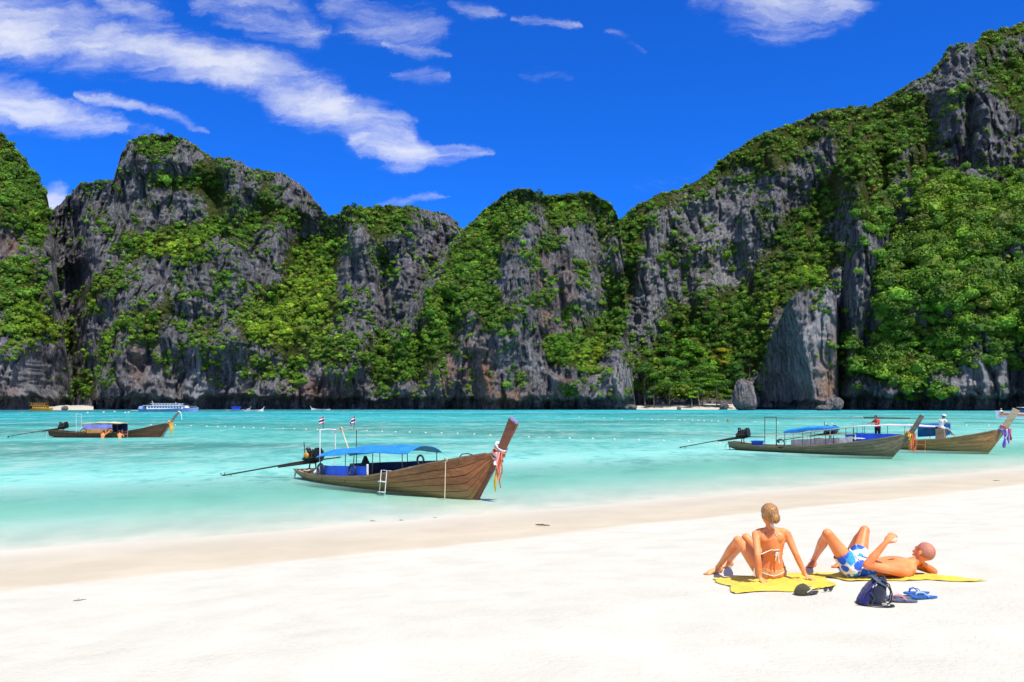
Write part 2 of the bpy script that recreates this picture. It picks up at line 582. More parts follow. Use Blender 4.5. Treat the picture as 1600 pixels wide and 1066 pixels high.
# orange and rust coloured streaks, and pale tufa; the slab's sunlit face is painted paler: (x, y, rx, ry, amount)
RUST = [(760, 590, 14, 45, 1), (745, 570, 30, 40, .5), (700, 580, 18, 40, .6), (790, 622, 25, 12, 1), (855, 500, 10, 40, .7), (490, 610, 40, 20, .6),
        (1293, 600, 18, 55, 1), (880, 605, 15, 15, .8), (1300, 550, 10, 40, .6), (215, 560, 12, 40, .6), (20, 380, 20, 30, .5), (885, 480, 18, 60, .4),
        (1260, 620, 8, 20, .6), (845, 430, 16, 60, .35), (10, 620, 22, 16, .5), (1295, 285, 10, 18, .8), (1360, 300, 14, 8, .8)]
PALE = [(1284, 530, 20, 100, 1.3), (310, 600, 14, 40, 1), (1262, 540, 20, 90, .6), (1540, 590, 50, 35, .8), (1500, 600, 30, 30, .6), (965, 590, 25, 45, .7), (1130, 380, 70, 80, .5),
        (20, 590, 35, 30, .6), (1020, 480, 30, 120, .35), (250, 600, 90, 40, .25), (1080, 320, 60, 50, .4), (930, 595, 15, 25, .5), (1130, 440, 40, 30, .5)]


def blobs(px, py, bl):
    r = np.zeros(np.shape(px))
    for x, y, rx, ry, a in bl:
        r = np.maximum(r, a * np.exp(-(((px - x) / rx) ** 2 + ((py - y) / ry) ** 2)))
    return r


def rock_material():
    m, nt, b, o = new_mat('limestone')
    pos = nt.n('ShaderNodeNewGeometry').outputs['Position']
    streak = nt.noise(nt.mapping(pos, (.42, .42, .05)), 1.0, 6, .62, .4)
    streak2 = nt.noise(nt.mapping(pos, (1.3, 1.3, .22)), 1.0, 5, .65, .5)
    blot = nt.noise(pos, .11, 6, .62, .3)
    fine = nt.noise(nt.mapping(pos, (1, 1, .5)), 1.5, 6, .7)
    t = nt.m('ADD', nt.m('MULTIPLY', streak, .4), nt.m('ADD', nt.m('MULTIPLY', streak2, .3), nt.m('ADD', nt.m('MULTIPLY', blot, .2), nt.m('MULTIPLY', fine, .25))))
    t = nt.m('ADD', t, nt.m('MULTIPLY', nt.attr('pale'), .11))
    t = nt.m('ADD', nt.m('MULTIPLY', nt.m('SUBTRACT', t, .56), 1.22), .575)
    col = nt.ramp(t, [(.395, (.015, .015, .017)), (.48, (.056, .056, .061)), (.56, (.124, .121, .131)), (.65, (.245, .239, .251)), (.76, (.43, .42, .42))])
    warm = nt.noise(nt.mapping(pos, (.16, .16, .05)), 1.0, 5, .6, .3)
    col = nt.mix(nt.rng(warm, .56, .72, 0, .4), col, (.24, .19, .14))
    rs_ = nt.m('MULTIPLY', nt.attr('rust'), nt.rng(streak2, .36, .58))
    col = nt.mix(rs_, col, nt.mix(nt.rng(fine, .4, .6), (.30, .13, .06), (.48, .25, .12)))
    # soil, grass and low creepers where the bushes grow
    g = nt.m('ADD', nt.attr('veg'), nt.m('MULTIPLY', nt.m('SUBTRACT', nt.noise(pos, .5, 6, .7), .5), 1.3))
    gcol = nt.mix(nt.rng(nt.noise(pos, .9, 5, .7), .35, .65), (.025, .042, .006), (.075, .10, .014))
    gcol = nt.mix(nt.rng(warm, .52, .66, 0, .6), gcol, (.13, .10, .05))
    col = nt.mix(nt.rng(g, .44, .6), col, gcol)
    nt._in(b.inputs['Base Color'], col)
    b.inputs['Roughness'].default_value = .95
    b.inputs['Specular IOR Level'].default_value = .1
    hh = nt.m('ADD', nt.m('MULTIPLY', streak2, .9), nt.m('MULTIPLY', fine, 1.0))
    hh = nt.m('ADD', hh, nt.m('MULTIPLY', nt.noise(nt.mapping(pos, (2.6, 2.6, .9)), 1.0, 4, .7), .5))
    nt._in(b.inputs['Normal'], nt.bump(hh, 1.0, 2.2))
    return m


ROCK = rock_material()
CLIFF_POINTS = []        # (xyz, normal, veg, px, py) of each mass, for the plants


def smooth_cols(a, k):
    ker = np.hanning(k + 2)[1:-1]
    ker /= ker.sum()
    p = np.pad(a, ((0, 0), (k // 2, k // 2)), mode='edge')
    return np.stack([np.convolve(r, ker, 'valid')[:a.shape[1]] for r in p])


def cliff(label, ridge, base, feats=(), step=1.8, seed=0.0, notch=11.0, notch_d=6.0, zbase=-1.0, extra=None, rough=1.0, cot=(.1, .74), fine=1.0, jag=1.0, notch_x=None, name='cliff'):
    px = np.arange(ridge[0][0], ridge[-1][0] + .1, step)
    rp = np.interp(px, [p[0] for p in ridge], [p[1] for p in ridge])
    rp = rp + jag * (2.6 * perlin(px / 14.0, seed, 0.5) + 1.6 * perlin(px / 5.0, seed, 1.5) + .9 * perlin(px / 2.1, seed, 2.5))
    db = np.interp(px, [p[0] for p in base], [p[1] for p in base])
    py0 = HOR + (EYE - zbase) * F / db
    rp = np.minimum(rp, py0 - 4)
    n = int(np.max(py0 - rp) / step) + 2
    v = np.linspace(0, 1, n)[:, None] ** 1.0
    PX = np.broadcast_to(px, (n, len(px))).copy()
    PY = py0 + (rp - py0) * v
    veg = veg_at(PX, PY)
    vsm = smooth_cols(veg, 31)
    c = cot[0] + (cot[1] - cot[0]) * np.clip((vsm - .2) / .7, 0, 1) ** 1.3
    D = np.empty_like(PY)
    D[0] = db
    a = (HOR - PY) / F
    for i in range(1, n):
        D[i] = D[i - 1] * (1 - c[i] * a[i - 1]) / (1 - c[i] * a[i])
    D = smooth_cols(D, 15)
    for pts, wid, amp in feats:
        D -= amp * np.exp(-(seg_dist(PX, PY, pts) / wid) ** 2)
    if extra is not None:
        D += extra(PX, PY)
    X = (PX - 800) * D / F
    Z = EYE + a * D
    big = 10 * fbm(X / 55, seed, Z / 70, 2)
    mid = 5.0 * fbm(X / 17 + .4 * perlin(X / 9, seed, Z / 20), seed + D / 60, Z / 24, 3)
    warp = 1.5 * perlin(X / 7, seed, Z / 14) + .4 * perlin(X / 2.6, seed, Z / 5)
    fl = 3.2 * (ridged((X + warp) / 8.0, seed + 3, Z / 30, 3) - 1.0)
    ff = 1.7 * (ridged((X + warp) / 2.7, seed + 9, Z / 12, 2) - .8)
    led = 1.5 * ridged((X + 3 * warp) / 24, seed + 5, (Z + .14 * X) / 5.0, 2)
    crk = -3.4 * np.clip(1 - np.abs(perlin((X + 1.6 * warp) / 9.0, seed + 21, Z / 45)) / .10, 0, 1)
    crk += -1.8 * np.clip(1 - np.abs(perlin((X + 2.0 * warp) / 5.0, seed + 27, Z / 19)) / .12, 0, 1)
    bit = .8 * fbm(X / 1.7, seed + 2, Z / 1.7, 2)
    rk = np.clip(1.15 - veg, .28, 1)
    fade = np.clip((PY - rp) / 10, 0.25, 1)
    disp = rough * (big + mid * (.5 + .5 * rk)) * fade + rk * fine * (.4 + .6 * rough) * (fl + ff + .7 * led + crk + bit) * fade
    D = D - disp
    # the sea has cut a notch under the wall at the water line
    if notch > 0:
        nn = notch + 9.0 * perlin(px / 26.0, seed, 7.7) + 5.0 * perlin(px / 8.0, seed, 3.7) + 3.0 * perlin(px / 2.8, seed, 1.7)
        hgt = np.clip((py0 - (EYE - zbase - 3.0) * F / db * 0 - PY - 3) / np.maximum(nn, 2), 0, 1.6)
        k = np.clip(1 - np.clip(hgt - .75, 0, 1) / .25, 0, 1)
        if notch_x is not None:
            k = k * notch_x(px)
        D = D + notch_d * k
    X = (PX - 800) * D / F
    Z = EYE + a * D
    P = np.stack([X, D, Z], -1)
    # the far side falls away behind the crest
    back = []
    for q, (bd, bz) in enumerate([(4, -1.0), (10, -4), (20, -12), (34, -30), (50, -70)]):
        r = P[-1].copy()
        r[:, 1] += bd
        r[:, 0] *= (P[-1][:, 1] + bd) / P[-1][:, 1]
        r[:, 2] = np.maximum(r[:, 2] + bz, -2)
        back.append(r)
    P = np.concatenate([P, np.stack(back)], 0)
    nr = P.shape[0]
    ext = lambda q: np.concatenate([q, np.repeat(q[-1:], 5, 0)], 0)
    vv = ext(veg)
    rust = ext(blobs(PX, PY, RUST)); pale = ext(blobs(PX, PY, PALE))
    me = fast_mesh(name, P.reshape(-1, 3), grid_faces(nr, len(px)), attrs={'veg': vv.ravel(), 'rust': rust.ravel(), 'pale': pale.ravel()})
    ob = link(name, me, ROCK)
    tag(ob, label, None, None, 'structure')
    # surface normals for the plants
    du = np.gradient(P, axis=1); dv = np.gradient(P, axis=0)
    nn_ = np.cross(du, dv)
    nn_ /= np.linalg.norm(nn_, axis=-1, keepdims=True) + 1e-9
    CLIFF_POINTS.append((P[:n], nn_[:n], veg, PX, PY))
    return ob


cliff('steep overgrown cliff at the left edge with a bare rock foot',
      [(-60, 165), (-30, 180), (0, 208), (20, 226), (45, 258), (62, 285), (74, 308), (80, 340), (88, 420), (98, 500), (106, 560), (112, 632)],
      [(-60, 372), (0, 374), (40, 376), (70, 384), (90, 396), (112, 415)],
      feats=[([(20, 640), (15, 560)], 30, 8), ([(75, 600), (78, 500)], 12, -6), ([(40, 350), (50, 470)], 20, 3)], seed=1.3, notch=19, notch_d=9)
cliff('tall dark grey limestone massif with a flat topped tower, left of the bay',
      [(70, 330), (84, 326), (100, 312), (112, 300), (125, 287), (150, 284), (178, 280), (183, 262), (190, 238), (205, 220), (235, 210), (268, 210),
       (298, 222), (318, 238), (335, 249), (355, 246), (375, 252), (392, 264), (415, 267), (440, 270), (465, 285), (485, 302), (500, 322), (513, 338), (528, 334),
       (540, 323), (575, 324), (610, 322), (640, 322), (670, 330), (695, 334), (712, 345), (724, 366), (745, 420)],
      [(70, 452), (100, 440), (125, 415), (150, 396), (200, 392), (330, 390), (480, 392), (600, 398), (745, 410)],
      feats=[([(165, 640), (200, 530), (235, 470)], 34, 9), ([(108, 640), (112, 430)], 16, -16), ([(140, 600), (165, 480)], 10, -6), ([(440, 355), (425, 450)], 16, 8),
             ([(300, 640), (320, 560)], 26, 5), ([(480, 400), (470, 560)], 45, -9), ([(562, 345), (550, 560)], 32, 9), ([(640, 350), (620, 560)], 34, 7),
             ([(595, 560), (600, 400)], 10, -6), ([(235, 240), (330, 260)], 26, 7), ([(330, 300), (350, 370)], 20, -9), ([(245, 330), (250, 440)], 8, -5),
             ([(130, 320), (170, 460)], 22, 6), ([(395, 300), (480, 330)], 22, 6), ([(260, 520), (330, 540), (400, 520)], 20, 5), ([(505, 628), (560, 628)], 14, -4)],
      seed=4.1, notch=20, notch_d=9, notch_x=lambda p: np.clip((p - 140) / 8, 0, 1))
cliff('central limestone cliff with a leafy left shoulder and streaked grey face',
      [(560, 634), (585, 592), (605, 552), (640, 478), (668, 430), (700, 385), (722, 362), (745, 338), (770, 318), (795, 300), (815, 295), (832, 297), (842, 306), (858, 305), (885, 305), (918, 301),
       (938, 308), (955, 322), (966, 340), (974, 410), (980, 520), (986, 560), (992, 634)],
      [(560, 396), (620, 388), (700, 380), (800, 376), (900, 378), (960, 380), (992, 388)],
      feats=[([(826, 300), (808, 420), (792, 520), (770, 640)], 30, 10), ([(938, 330), (930, 400), (952, 470), (935, 560)], 22, -12), ([(890, 360), (884, 470)], 18, 5),
             ([(685, 610), (690, 590)], 22, 8), ([(962, 560), (968, 640)], 20, 9), ([(905, 620), (900, 590)], 16, 5), ([(640, 520), (730, 390)], 26, 6), ([(735, 560), (745, 640)], 10, -5),
             ([(845, 430), (860, 580)], 8, -4), ([(850, 580), (880, 598), (905, 606)], 6, 4), ([(700, 470), (712, 640)], 14, -6), ([(660, 420), (650, 600)], 12, -5), ([(915, 560), (880, 570)], 18, 4)],
      seed=7.7, notch=19, notch_d=9)


def slope_hill(px, py):
    return np.zeros_like(px)


cliff('great green hill rising to the right edge with grey rock bands',
      [(930, 352), (965, 346), (985, 332), (1005, 318), (1030, 304), (1060, 297), (1085, 284), (1112, 268), (1125, 250), (1150, 234), (1185, 214), (1215, 199), (1250, 188),
       (1285, 172), (1305, 168), (1355, 167), (1378, 157), (1405, 140), (1430, 126), (1455, 112), (1472, 92), (1482, 76), (1500, 67), (1522, 68), (1540, 52), (1565, 46), (1600, 34), (1680, 10)],
      [(930, 404), (1000, 408), (1145, 404), (1200, 396), (1320, 388), (1400, 372), (1680, 352)],
      feats=[([(1010, 570), (1015, 450), (1035, 330)], 24, 9), ([(1120, 380), (1105, 490)], 22, 7), ([(1250, 470), (1180, 600)], 50, -10), ([(1485, 150), (1478, 250)], 26, 10),
             ([(1545, 150), (1540, 260)], 20, 7), ([(1515, 160), (1510, 280)], 9, -7), ([(1290, 215), (1275, 290)], 22, 4), ([(1065, 420), (1080, 500)], 12, -6), ([(1340, 250), (1330, 300)], 18, 5),
             ([(1410, 230), (1400, 320)], 22, 6), ([(1380, 240), (1376, 340)], 9, -8), ([(1300, 300), (1290, 440)], 30, -8), ([(1040, 300), (1060, 560)], 8, -5), ([(1160, 300), (1180, 420)], 18, 5)],
      seed=11.9, notch=0, zbase=1.0, cot=(.14, .62))


def slab_extra(px, py):
    cr = np.interp(py, [440, 470, 560, 640], [1222, 1236, 1262, 1276])
    return np.where(px < cr, (cr - px) * .6, (px - cr) * .05) + np.where(px > 1306, (px - 1306) * 3.0, 0)


cliff('pale limestone slab buttress with a shaded left face and a bush on top',
      [(1174, 634), (1180, 602), (1190, 566), (1204, 528), (1220, 496), (1232, 470), (1242, 452), (1262, 442), (1285, 440), (1302, 448), (1309, 470), (1314, 560), (1318, 632)],
      [(1174, 352), (1318, 352)], seed=15.2, notch=16, notch_d=7, extra=slab_extra, rough=.36, cot=(.06, .4), jag=.7, fine=.95)
cliff('right hand sea cliff, dark tower and bushy wall above a deep wave cut notch',
      [(1308, 634), (1311, 520), (1315, 420), (1324, 356), (1342, 322), (1362, 310), (1385, 300), (1420, 282), (1450, 268), (1500, 262), (1560, 268), (1680, 270)],
      [(1308, 372), (1318, 362), (1330, 352), (1400, 342), (1500, 334), (1680, 322)],
      feats=[([(1345, 335), (1336, 480), (1330, 560)], 16, 8), ([(1372, 420), (1352, 520), (1340, 560)], 6, -7), ([(1400, 440), (1395, 620)], 18, 4), ([(1460, 560), (1455, 440)], 10, -4), ([(1540, 560), (1530, 620)], 30, 4),
             ([(1430, 480), (1440, 600)], 8, -4), ([(1590, 480), (1590, 600)], 12, -6), ([(1480, 420), (1500, 540)], 26, 4)],
      seed=19.4, notch=25, notch_d=12, cot=(.08, .6), rough=1.15, jag=1.0)

# ------------------------------------------------------------------ plants
def leaf_material():
    m, nt, b, o = new_mat('foliage')
    col = nt.attr('tint', 'Color')
    nt._in(b.inputs['Base Color'], col)
    b.inputs['Roughness'].default_value = .6
    b.inputs['Specular IOR Level'].default_value = .25
    tl = nt.n('ShaderNodeBsdfTranslucent')
    nt._in(tl.inputs[0], nt.mix(.5, col, (.12, .24, .02)))
    mx = nt.n('ShaderNodeMixShader')
    mx.inputs[0].default_value = .36
    nt.t.links.new(b.outputs[0], mx.inputs[1]); nt.t.links.new(tl.outputs[0], mx.inputs[2])
    nt.t.links.new(mx.outputs[0], o.inputs[0])
    return m


LEAF = leaf_material()
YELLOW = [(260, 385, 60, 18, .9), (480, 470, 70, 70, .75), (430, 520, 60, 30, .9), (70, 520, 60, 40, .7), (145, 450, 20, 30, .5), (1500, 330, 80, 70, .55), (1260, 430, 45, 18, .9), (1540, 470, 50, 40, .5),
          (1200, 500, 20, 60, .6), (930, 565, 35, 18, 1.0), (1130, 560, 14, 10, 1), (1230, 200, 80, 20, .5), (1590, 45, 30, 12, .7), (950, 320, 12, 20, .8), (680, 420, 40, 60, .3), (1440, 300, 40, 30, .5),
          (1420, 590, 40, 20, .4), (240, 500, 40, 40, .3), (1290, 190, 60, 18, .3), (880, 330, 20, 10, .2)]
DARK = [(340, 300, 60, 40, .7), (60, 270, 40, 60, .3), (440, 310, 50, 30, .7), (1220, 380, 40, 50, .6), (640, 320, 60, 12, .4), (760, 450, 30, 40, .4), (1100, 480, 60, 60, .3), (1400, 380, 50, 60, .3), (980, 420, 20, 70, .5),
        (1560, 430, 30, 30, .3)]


def leaves(rs, C, RX, RZ, K, size, tint, up=.3):
    """triangles standing for leaf sprays spread over and inside crowns; C (n,3), K leaves each"""
    n = len(C)
    tot = n * K
    d = rs.normal(size=(tot, 3)).astype(np.float32)
    d /= np.linalg.norm(d, axis=1)[:, None]
    d[:, 2] = np.where(d[:, 2] < -.35, -d[:, 2] * .6, d[:, 2])
    rad = rs.uniform(.55, 1.0, tot) ** .6
    rad *= np.repeat(1, tot)
    idx = np.repeat(np.arange(n), K)
    # lumps: each crown has its own knobbly outline
    ph = rs.uniform(0, 50, (n, 3))[idx]
    lump = perlin(d[:, 0] * 1.7 + ph[:, 0], d[:, 1] * 1.7 + ph[:, 1], d[:, 2] * 1.7 + ph[:, 2])
    rad = rad * (1 + .5 * lump)
    P = C[idx] + d * rad[:, None] * np.stack([RX[idx], RX[idx], RZ[idx]], -1)
    nr = d + rs.normal(size=(tot, 3)) * .45
    nr[:, 2] += up
    nr /= np.linalg.norm(nr, axis=1)[:, None]
    t = rs.normal(size=(tot, 3))
    t -= nr * (t * nr).sum(1)[:, None]
    t /= np.linalg.norm(t, axis=1)[:, None]
    bt = np.cross(nr, t)
    s = (size[idx] if np.ndim(size) else size) * rs.uniform(.6, 1.35, tot)
    s = np.asarray(s)[:, None]
    V_ = np.empty((tot, 3, 3), np.float32)
    V_[:, 0] = P + t * s * .75
    V_[:, 1] = P - t * s * .45 + bt * s * .55
    V_[:, 2] = P - t * s * .45 - bt * s * .55
    sh = rs.uniform(.82, 1.18, tot)[:, None]
    colr = np.repeat((tint[idx] * sh), 3, 0)
    return V_.reshape(-1, 3), np.arange(tot * 3).reshape(-1, 3), colr


ICO_V = None


def core_blobs(rs, C, RX, RZ, tint, k=.72):
    """a dull inner mass in each crown, so that not every gap shows daylight"""
    global ICO_V, ICO_F
    if ICO_V is None:
        bm = bmesh.new()
        bmesh.ops.create_icosphere(bm, subdivisions=1, radius=1)
        ICO_V = np.array([v.co[:] for v in bm.verts], np.float32)
        ICO_F = np.array([[v.index for v in f.verts] for f in bm.faces])
        bm.free()
    n = len(C); m = len(ICO_V)
    j = 1 + .3 * rs.normal(size=(n, m, 1)).clip(-1, 1)
    P = C[:, None] + ICO_V[None] * j * np.stack([RX, RX, RZ], -1)[:, None] * k
    Fc = ICO_F[None] + (np.arange(n) * m)[:, None, None]
    return P.reshape(-1, 3).astype(np.float32), Fc.reshape(-1, 3), np.repeat(tint, m, 0)


def merge(parts):
    off = 0; V_ = []; F_ = []; C_ = []
    for v, f, c in parts:
        V_.append(v); F_.append(f + off); C_.append(c); off += len(v)
    return np.concatenate(V_), np.concatenate(F_), np.concatenate(C_)


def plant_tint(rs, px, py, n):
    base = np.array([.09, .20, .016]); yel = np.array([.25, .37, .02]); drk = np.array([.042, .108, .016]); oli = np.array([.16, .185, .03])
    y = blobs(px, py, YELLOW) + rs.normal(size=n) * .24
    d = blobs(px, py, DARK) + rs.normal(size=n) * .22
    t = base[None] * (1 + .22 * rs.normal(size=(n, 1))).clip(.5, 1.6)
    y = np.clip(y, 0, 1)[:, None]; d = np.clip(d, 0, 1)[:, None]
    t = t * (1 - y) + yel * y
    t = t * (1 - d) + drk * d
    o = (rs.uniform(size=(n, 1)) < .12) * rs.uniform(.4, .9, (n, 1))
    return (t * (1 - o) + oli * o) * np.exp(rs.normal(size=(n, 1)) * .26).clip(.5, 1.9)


def cover(label, ci, count, smin, smax, seed, gap=.30):
    rs = np.random.RandomState(seed)
    P, N, veg, PX, PY = CLIFF_POINTS[ci]
    nr, nc = veg.shape
    ii = rs.randint(2, nr, count); jj = rs.randint(1, nc - 1, count)
    v = veg[ii, jj]; p = P[ii, jj]
    px = PX[ii, jj]; py = PY[ii, jj]
    # weight by how tall the column is (rows are squeezed in short columns)
    hh = (PY[0, jj] - PY[-1, jj]) / np.max(PY[0] - PY[-1])
    clump = fbm(p[:, 0] / 11, p[:, 1] / 24, p[:, 2] / 9, 3) + .25 * rs.normal(size=count)
    slope = np.abs(N[ii, jj][:, 2])
    clump += .5 * (slope - .3)
    rank = np.empty(count)
    rank[np.argsort(-clump)] = np.linspace(0, 1, count)
    crest = (PY[ii, jj] - PY[-1, jj]) < 6
    ok = (rank < np.clip((v - .02) * 1.04, 0, 1)) & (rs.uniform(size=count) < hh) & (p[:, 2] > 5)
    ok |= crest & (v > .3) & (rs.uniform(size=count) < .8) & (p[:, 2] > 5)
    ii, jj, v, p, px, py = ii[ok], jj[ok], v[ok], p[ok], px[ok], py[ok]
    n = len(p)
    r = .9 * rs.uniform(smin, smax, n) * (.6 + .6 * np.clip(v, 0, 1)) * np.where(rs.uniform(size=n) < .12, 1.35, 1)
    # low scrub on the heights and along the crests, taller growth below
    r *= np.interp(py, [60, 300, 420], [.82, .9, 1.0]) * np.where((py - PY[-1, jj]) < 8, .8, 1) * np.exp(rs.normal(size=n) * .22)
    nn = N[ii, jj].copy()
    nn *= np.sign(-nn[:, 1:2] + 1e-6)
    C = p + nn * (r * (.12 + (rs.uniform(0, .45, n) if ci == 5 else 0)))[:, None]
    C[:, 2] += r * .1
    t = plant_tint(rs, px, py, n)
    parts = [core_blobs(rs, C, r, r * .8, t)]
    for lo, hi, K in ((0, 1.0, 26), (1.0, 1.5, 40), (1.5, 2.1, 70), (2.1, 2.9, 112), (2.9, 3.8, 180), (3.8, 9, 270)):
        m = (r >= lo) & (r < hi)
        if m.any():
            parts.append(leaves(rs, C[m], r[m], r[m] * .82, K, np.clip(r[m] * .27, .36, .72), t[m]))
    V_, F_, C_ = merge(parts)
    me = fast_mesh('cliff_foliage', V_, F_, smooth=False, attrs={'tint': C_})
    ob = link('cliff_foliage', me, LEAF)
    tag(ob, label, None, None, 'stuff')
    return n, len(F_)


tot = 0
for a in [('thick dark green scrub over the cliff at the left edge', 0, 3600, .9, 2.5, 11),
          ('scrub and creepers in bands over the tall left massif', 1, 17000, .6, 2.0, 12),
          ('scrub on the shoulder and ledges of the central cliff', 2, 11500, .6, 2.0, 13),
          ('dense green scrub covering the great right hand hill', 3, 17000, .75, 2.3, 14),
          ('bright bushes crowning the pale slab buttress', 4, 520, 1.0, 2.2, 15),
          ('lush bushes hanging on the right hand sea cliff', 5, 5200, 1.1, 3.9, 16)]:
    r_ = cover(*a)
    tot += r_[1]
    print('plants', r_)
print('foliage triangles', tot)

# ------------------------------------------------------------------ mesh builder and plain materials
class MB:
    """collects shapes, then links them as one mesh object"""
    def __init__(self):
        self.v = []; self.f = []; self.mi = []; self.cur = 0

    def add(self, vs, fs):
        o = len(self.v)
        self.v += [tuple(p) for p in vs]
        for q in fs:
            self.f.append(tuple(i + o for i in q)); self.mi.append(self.cur)
        return self

    def box(self, c, s, rot=None, taper=1.0):
        hx, hy, hz = s[0] / 2, s[1] / 2, s[2] / 2
        vs = []
        for z in (-hz, hz):
            k = taper if z > 0 else 1
            for x, y in ((-hx, -hy), (hx, -hy), (hx, hy), (-hx, hy)):
                vs.append(Vector((x * k, y * k, z)))
        M = rot.to_matrix() if isinstance(rot, Euler) else (rot or Matrix.Identity(3))
        vs = [M @ q + Vector(c) for q in vs]
        return self.add(vs, [(3, 2, 1, 0), (4, 5, 6, 7), (0, 1, 5, 4), (1, 2, 6, 5), (2, 3, 7, 6), (3, 0, 4, 7)])

    def tube(self, pts, r, n=8, cap=True, flat=None):
        pts = [Vector(p) for p in pts]
        rr = r if hasattr(r, '__len__') else [r] * len(pts)
        up = Vector((0, 0, 1))
        rings = []
        prev = None
        for i, p in enumerate(pts):
            t = (pts[min(i + 1, len(pts) - 1)] - pts[max(i - 1, 0)])
            t = t.normalized() if t.length > 1e-9 else Vector((0, 0, 1))
            if prev is None:
                a = t.cross(up)
                if a.length < .05:
                    a = t.cross(Vector((1, 0, 0)))
                a.normalize()
            else:
                a = prev - t * prev.dot(t)
                a.normalize()
            prev = a
            b = t.cross(a)
            ra = rr[i]; rb = rr[i] * (flat or 1)
            rings.append([p + a * math.cos(2 * math.pi * k / n) * ra + b * math.sin(2 * math.pi * k / n) * rb for k in range(n)])
        vs = [q for g in rings for q in g]
        fs = []
        for i in range(len(rings) - 1):
            for k in range(n):
                fs.append((i * n + k, i * n + (k + 1) % n, (i + 1) * n + (k + 1) % n, (i + 1) * n + k))
        if cap:
            fs.append(tuple(range(n))[::-1]); fs.append(tuple((len(rings) - 1) * n + k for k in range(n)))
        return self.add(vs, fs)

    def capsule(self, p0, p1, r0, r1, n=12, k=4):
        p0 = Vector(p0); p1 = Vector(p1)
        t = (p1 - p0).normalized() if (p1 - p0).length > 1e-6 else Vector((0, 0, 1))
        pts = []; rs = []
        for i in range(k + 1):
            a = math.pi / 2 * (i / k)
            pts.append(p0 - t * r0 * math.cos(a)); rs.append(max(r0 * math.sin(a), .0005))
        for i in range(k + 1):
            a = math.pi / 2 * (1 - i / k)
            pts.append(p1 + t * r1 * math.cos(a)); rs.append(max(r1 * math.sin(a), .0005))
        return self.tube(pts, rs, n)

    def ell(self, c, ax, n=14, m=9):
        """ellipsoid; ax = three axis vectors or three radii"""
        if not isinstance(ax[0], Vector):
            ax = [Vector((ax[0], 0, 0)), Vector((0, ax[1], 0)), Vector((0, 0, ax[2]))]
        c = Vector(c)
        vs = [c - ax[2]]
        for j in range(1, m):
            th = math.pi * j / m
            for i in range(n):
                ph = 2 * math.pi * i / n
                vs.append(c + ax[0] * math.sin(th) * math.cos(ph) + ax[1] * math.sin(th) * math.sin(ph) - ax[2] * math.cos(th))
        vs.append(c + ax[2])
        fs = [(0, 1 + (i + 1) % n, 1 + i) for i in range(n)]
        for j in range(m - 2):
            for i in range(n):
                a = 1 + j * n + i; b = 1 + j * n + (i + 1) % n
                fs.append((a, b, b + n, a + n))
        e = len(vs) - 1; s = 1 + (m - 2) * n
        fs += [(e, s + i, s + (i + 1) % n) for i in range(n)]
        return self.add(vs, fs)

    def torus(self, c, ax0, ax1, R_, r, n=18, m=8):
        c = Vector(c); ax0 = Vector(ax0).normalized(); ax1 = Vector(ax1).normalized()
        nz = ax0.cross(ax1)
        vs = []; fs = []
        for i in range(n):
            a = 2 * math.pi * i / n
            d = ax0 * math.cos(a) + ax1 * math.sin(a)
            for j in range(m):
                b = 2 * math.pi * j / m
                vs.append(c + d * (R_ + r * math.cos(b)) + nz * r * math.sin(b))
        for i in range(n):
            for j in range(m):
                fs.append((i * m + j, ((i + 1) % n) * m + j, ((i + 1) % n) * m + (j + 1) % m, i * m + (j + 1) % m))
        return self.add(vs, fs)

    def loft(self, rings, closed=True, cap=True):
        n = len(rings[0])
        vs = [q for g in rings for q in g]
        fs = []
        for i in range(len(rings) - 1):
            for k in range(n if closed else n - 1):
                fs.append((i * n + k, i * n + (k + 1) % n, (i + 1) * n + (k + 1) % n, (i + 1) * n + k))
        if cap and closed:
            fs.append(tuple(range(n))[::-1]); fs.append(tuple((len(rings) - 1) * n + k for k in range(n)))
        return self.add(vs, fs)

    def mesh(self, name, mats, smooth=True):
        me = bpy.data.meshes.new(name)
        me.from_pydata(self.v, [], self.f)
        mats = mats if isinstance(mats, (list, tuple)) else [mats]
        for m in mats:
            me.materials.append(m)
        if len(mats) > 1:
            me.polygons.foreach_set('material_index', self.mi)
        bm = bmesh.new()
        bm.from_mesh(me)
        bmesh.ops.recalc_face_normals(bm, faces=bm.faces)
        bm.to_mesh(me)
        bm.free()
        if smooth:
            me.polygons.foreach_set('use_smooth', [True] * len(me.polygons))
            me.set_sharp_from_angle(angle=R(42))
        me.update()
        return me

    def build(self, name, mats, parent=None, smooth=True, bevel=0.0, label=None):
        o = link(name, self.mesh(name, mats, smooth), None, parent)
        if bevel:
            md = o.modifiers.new('bevel', 'BEVEL')
            md.width = bevel; md.segments = 2; md.limit_method = 'ANGLE'
        if label:
            o['label'] = label
        return o


def plain(name, col, rough=.6, metal=0.0, var=.25, scale=6.0, bump=.0, spec=.4, col2=None, stretch=(1, 1, 1)):
    """a plain painted / plastic / metal surface with uneven tone and wear"""
    m, nt, b, o = new_mat(name)
    tc = nt.n('ShaderNodeTexCoord').outputs['Object']
    mp = nt.mapping(tc, stretch)
    n1 = nt.noise(mp, scale, 5, .62, .2)
    c2 = col2 or tuple(c * (1 - var) for c in col)
    nt._in(b.inputs['Base Color'], nt.mix(nt.rng(n1, .34, .66), col, c2))
    nt._in(b.inputs['Roughness'], nt.rng(nt.noise(mp, scale * 2.1, 3, .6), .3, .7, max(rough - .12, .05), min(rough + .12, 1)))
    b.inputs['Metallic'].default_value = metal
    b.inputs['Specular IOR Level'].default_value = spec
    if bump:
        nt._in(b.inputs['Normal'], nt.bump(nt.noise(mp, scale * 4, 5, .65), bump, .01))
    return m


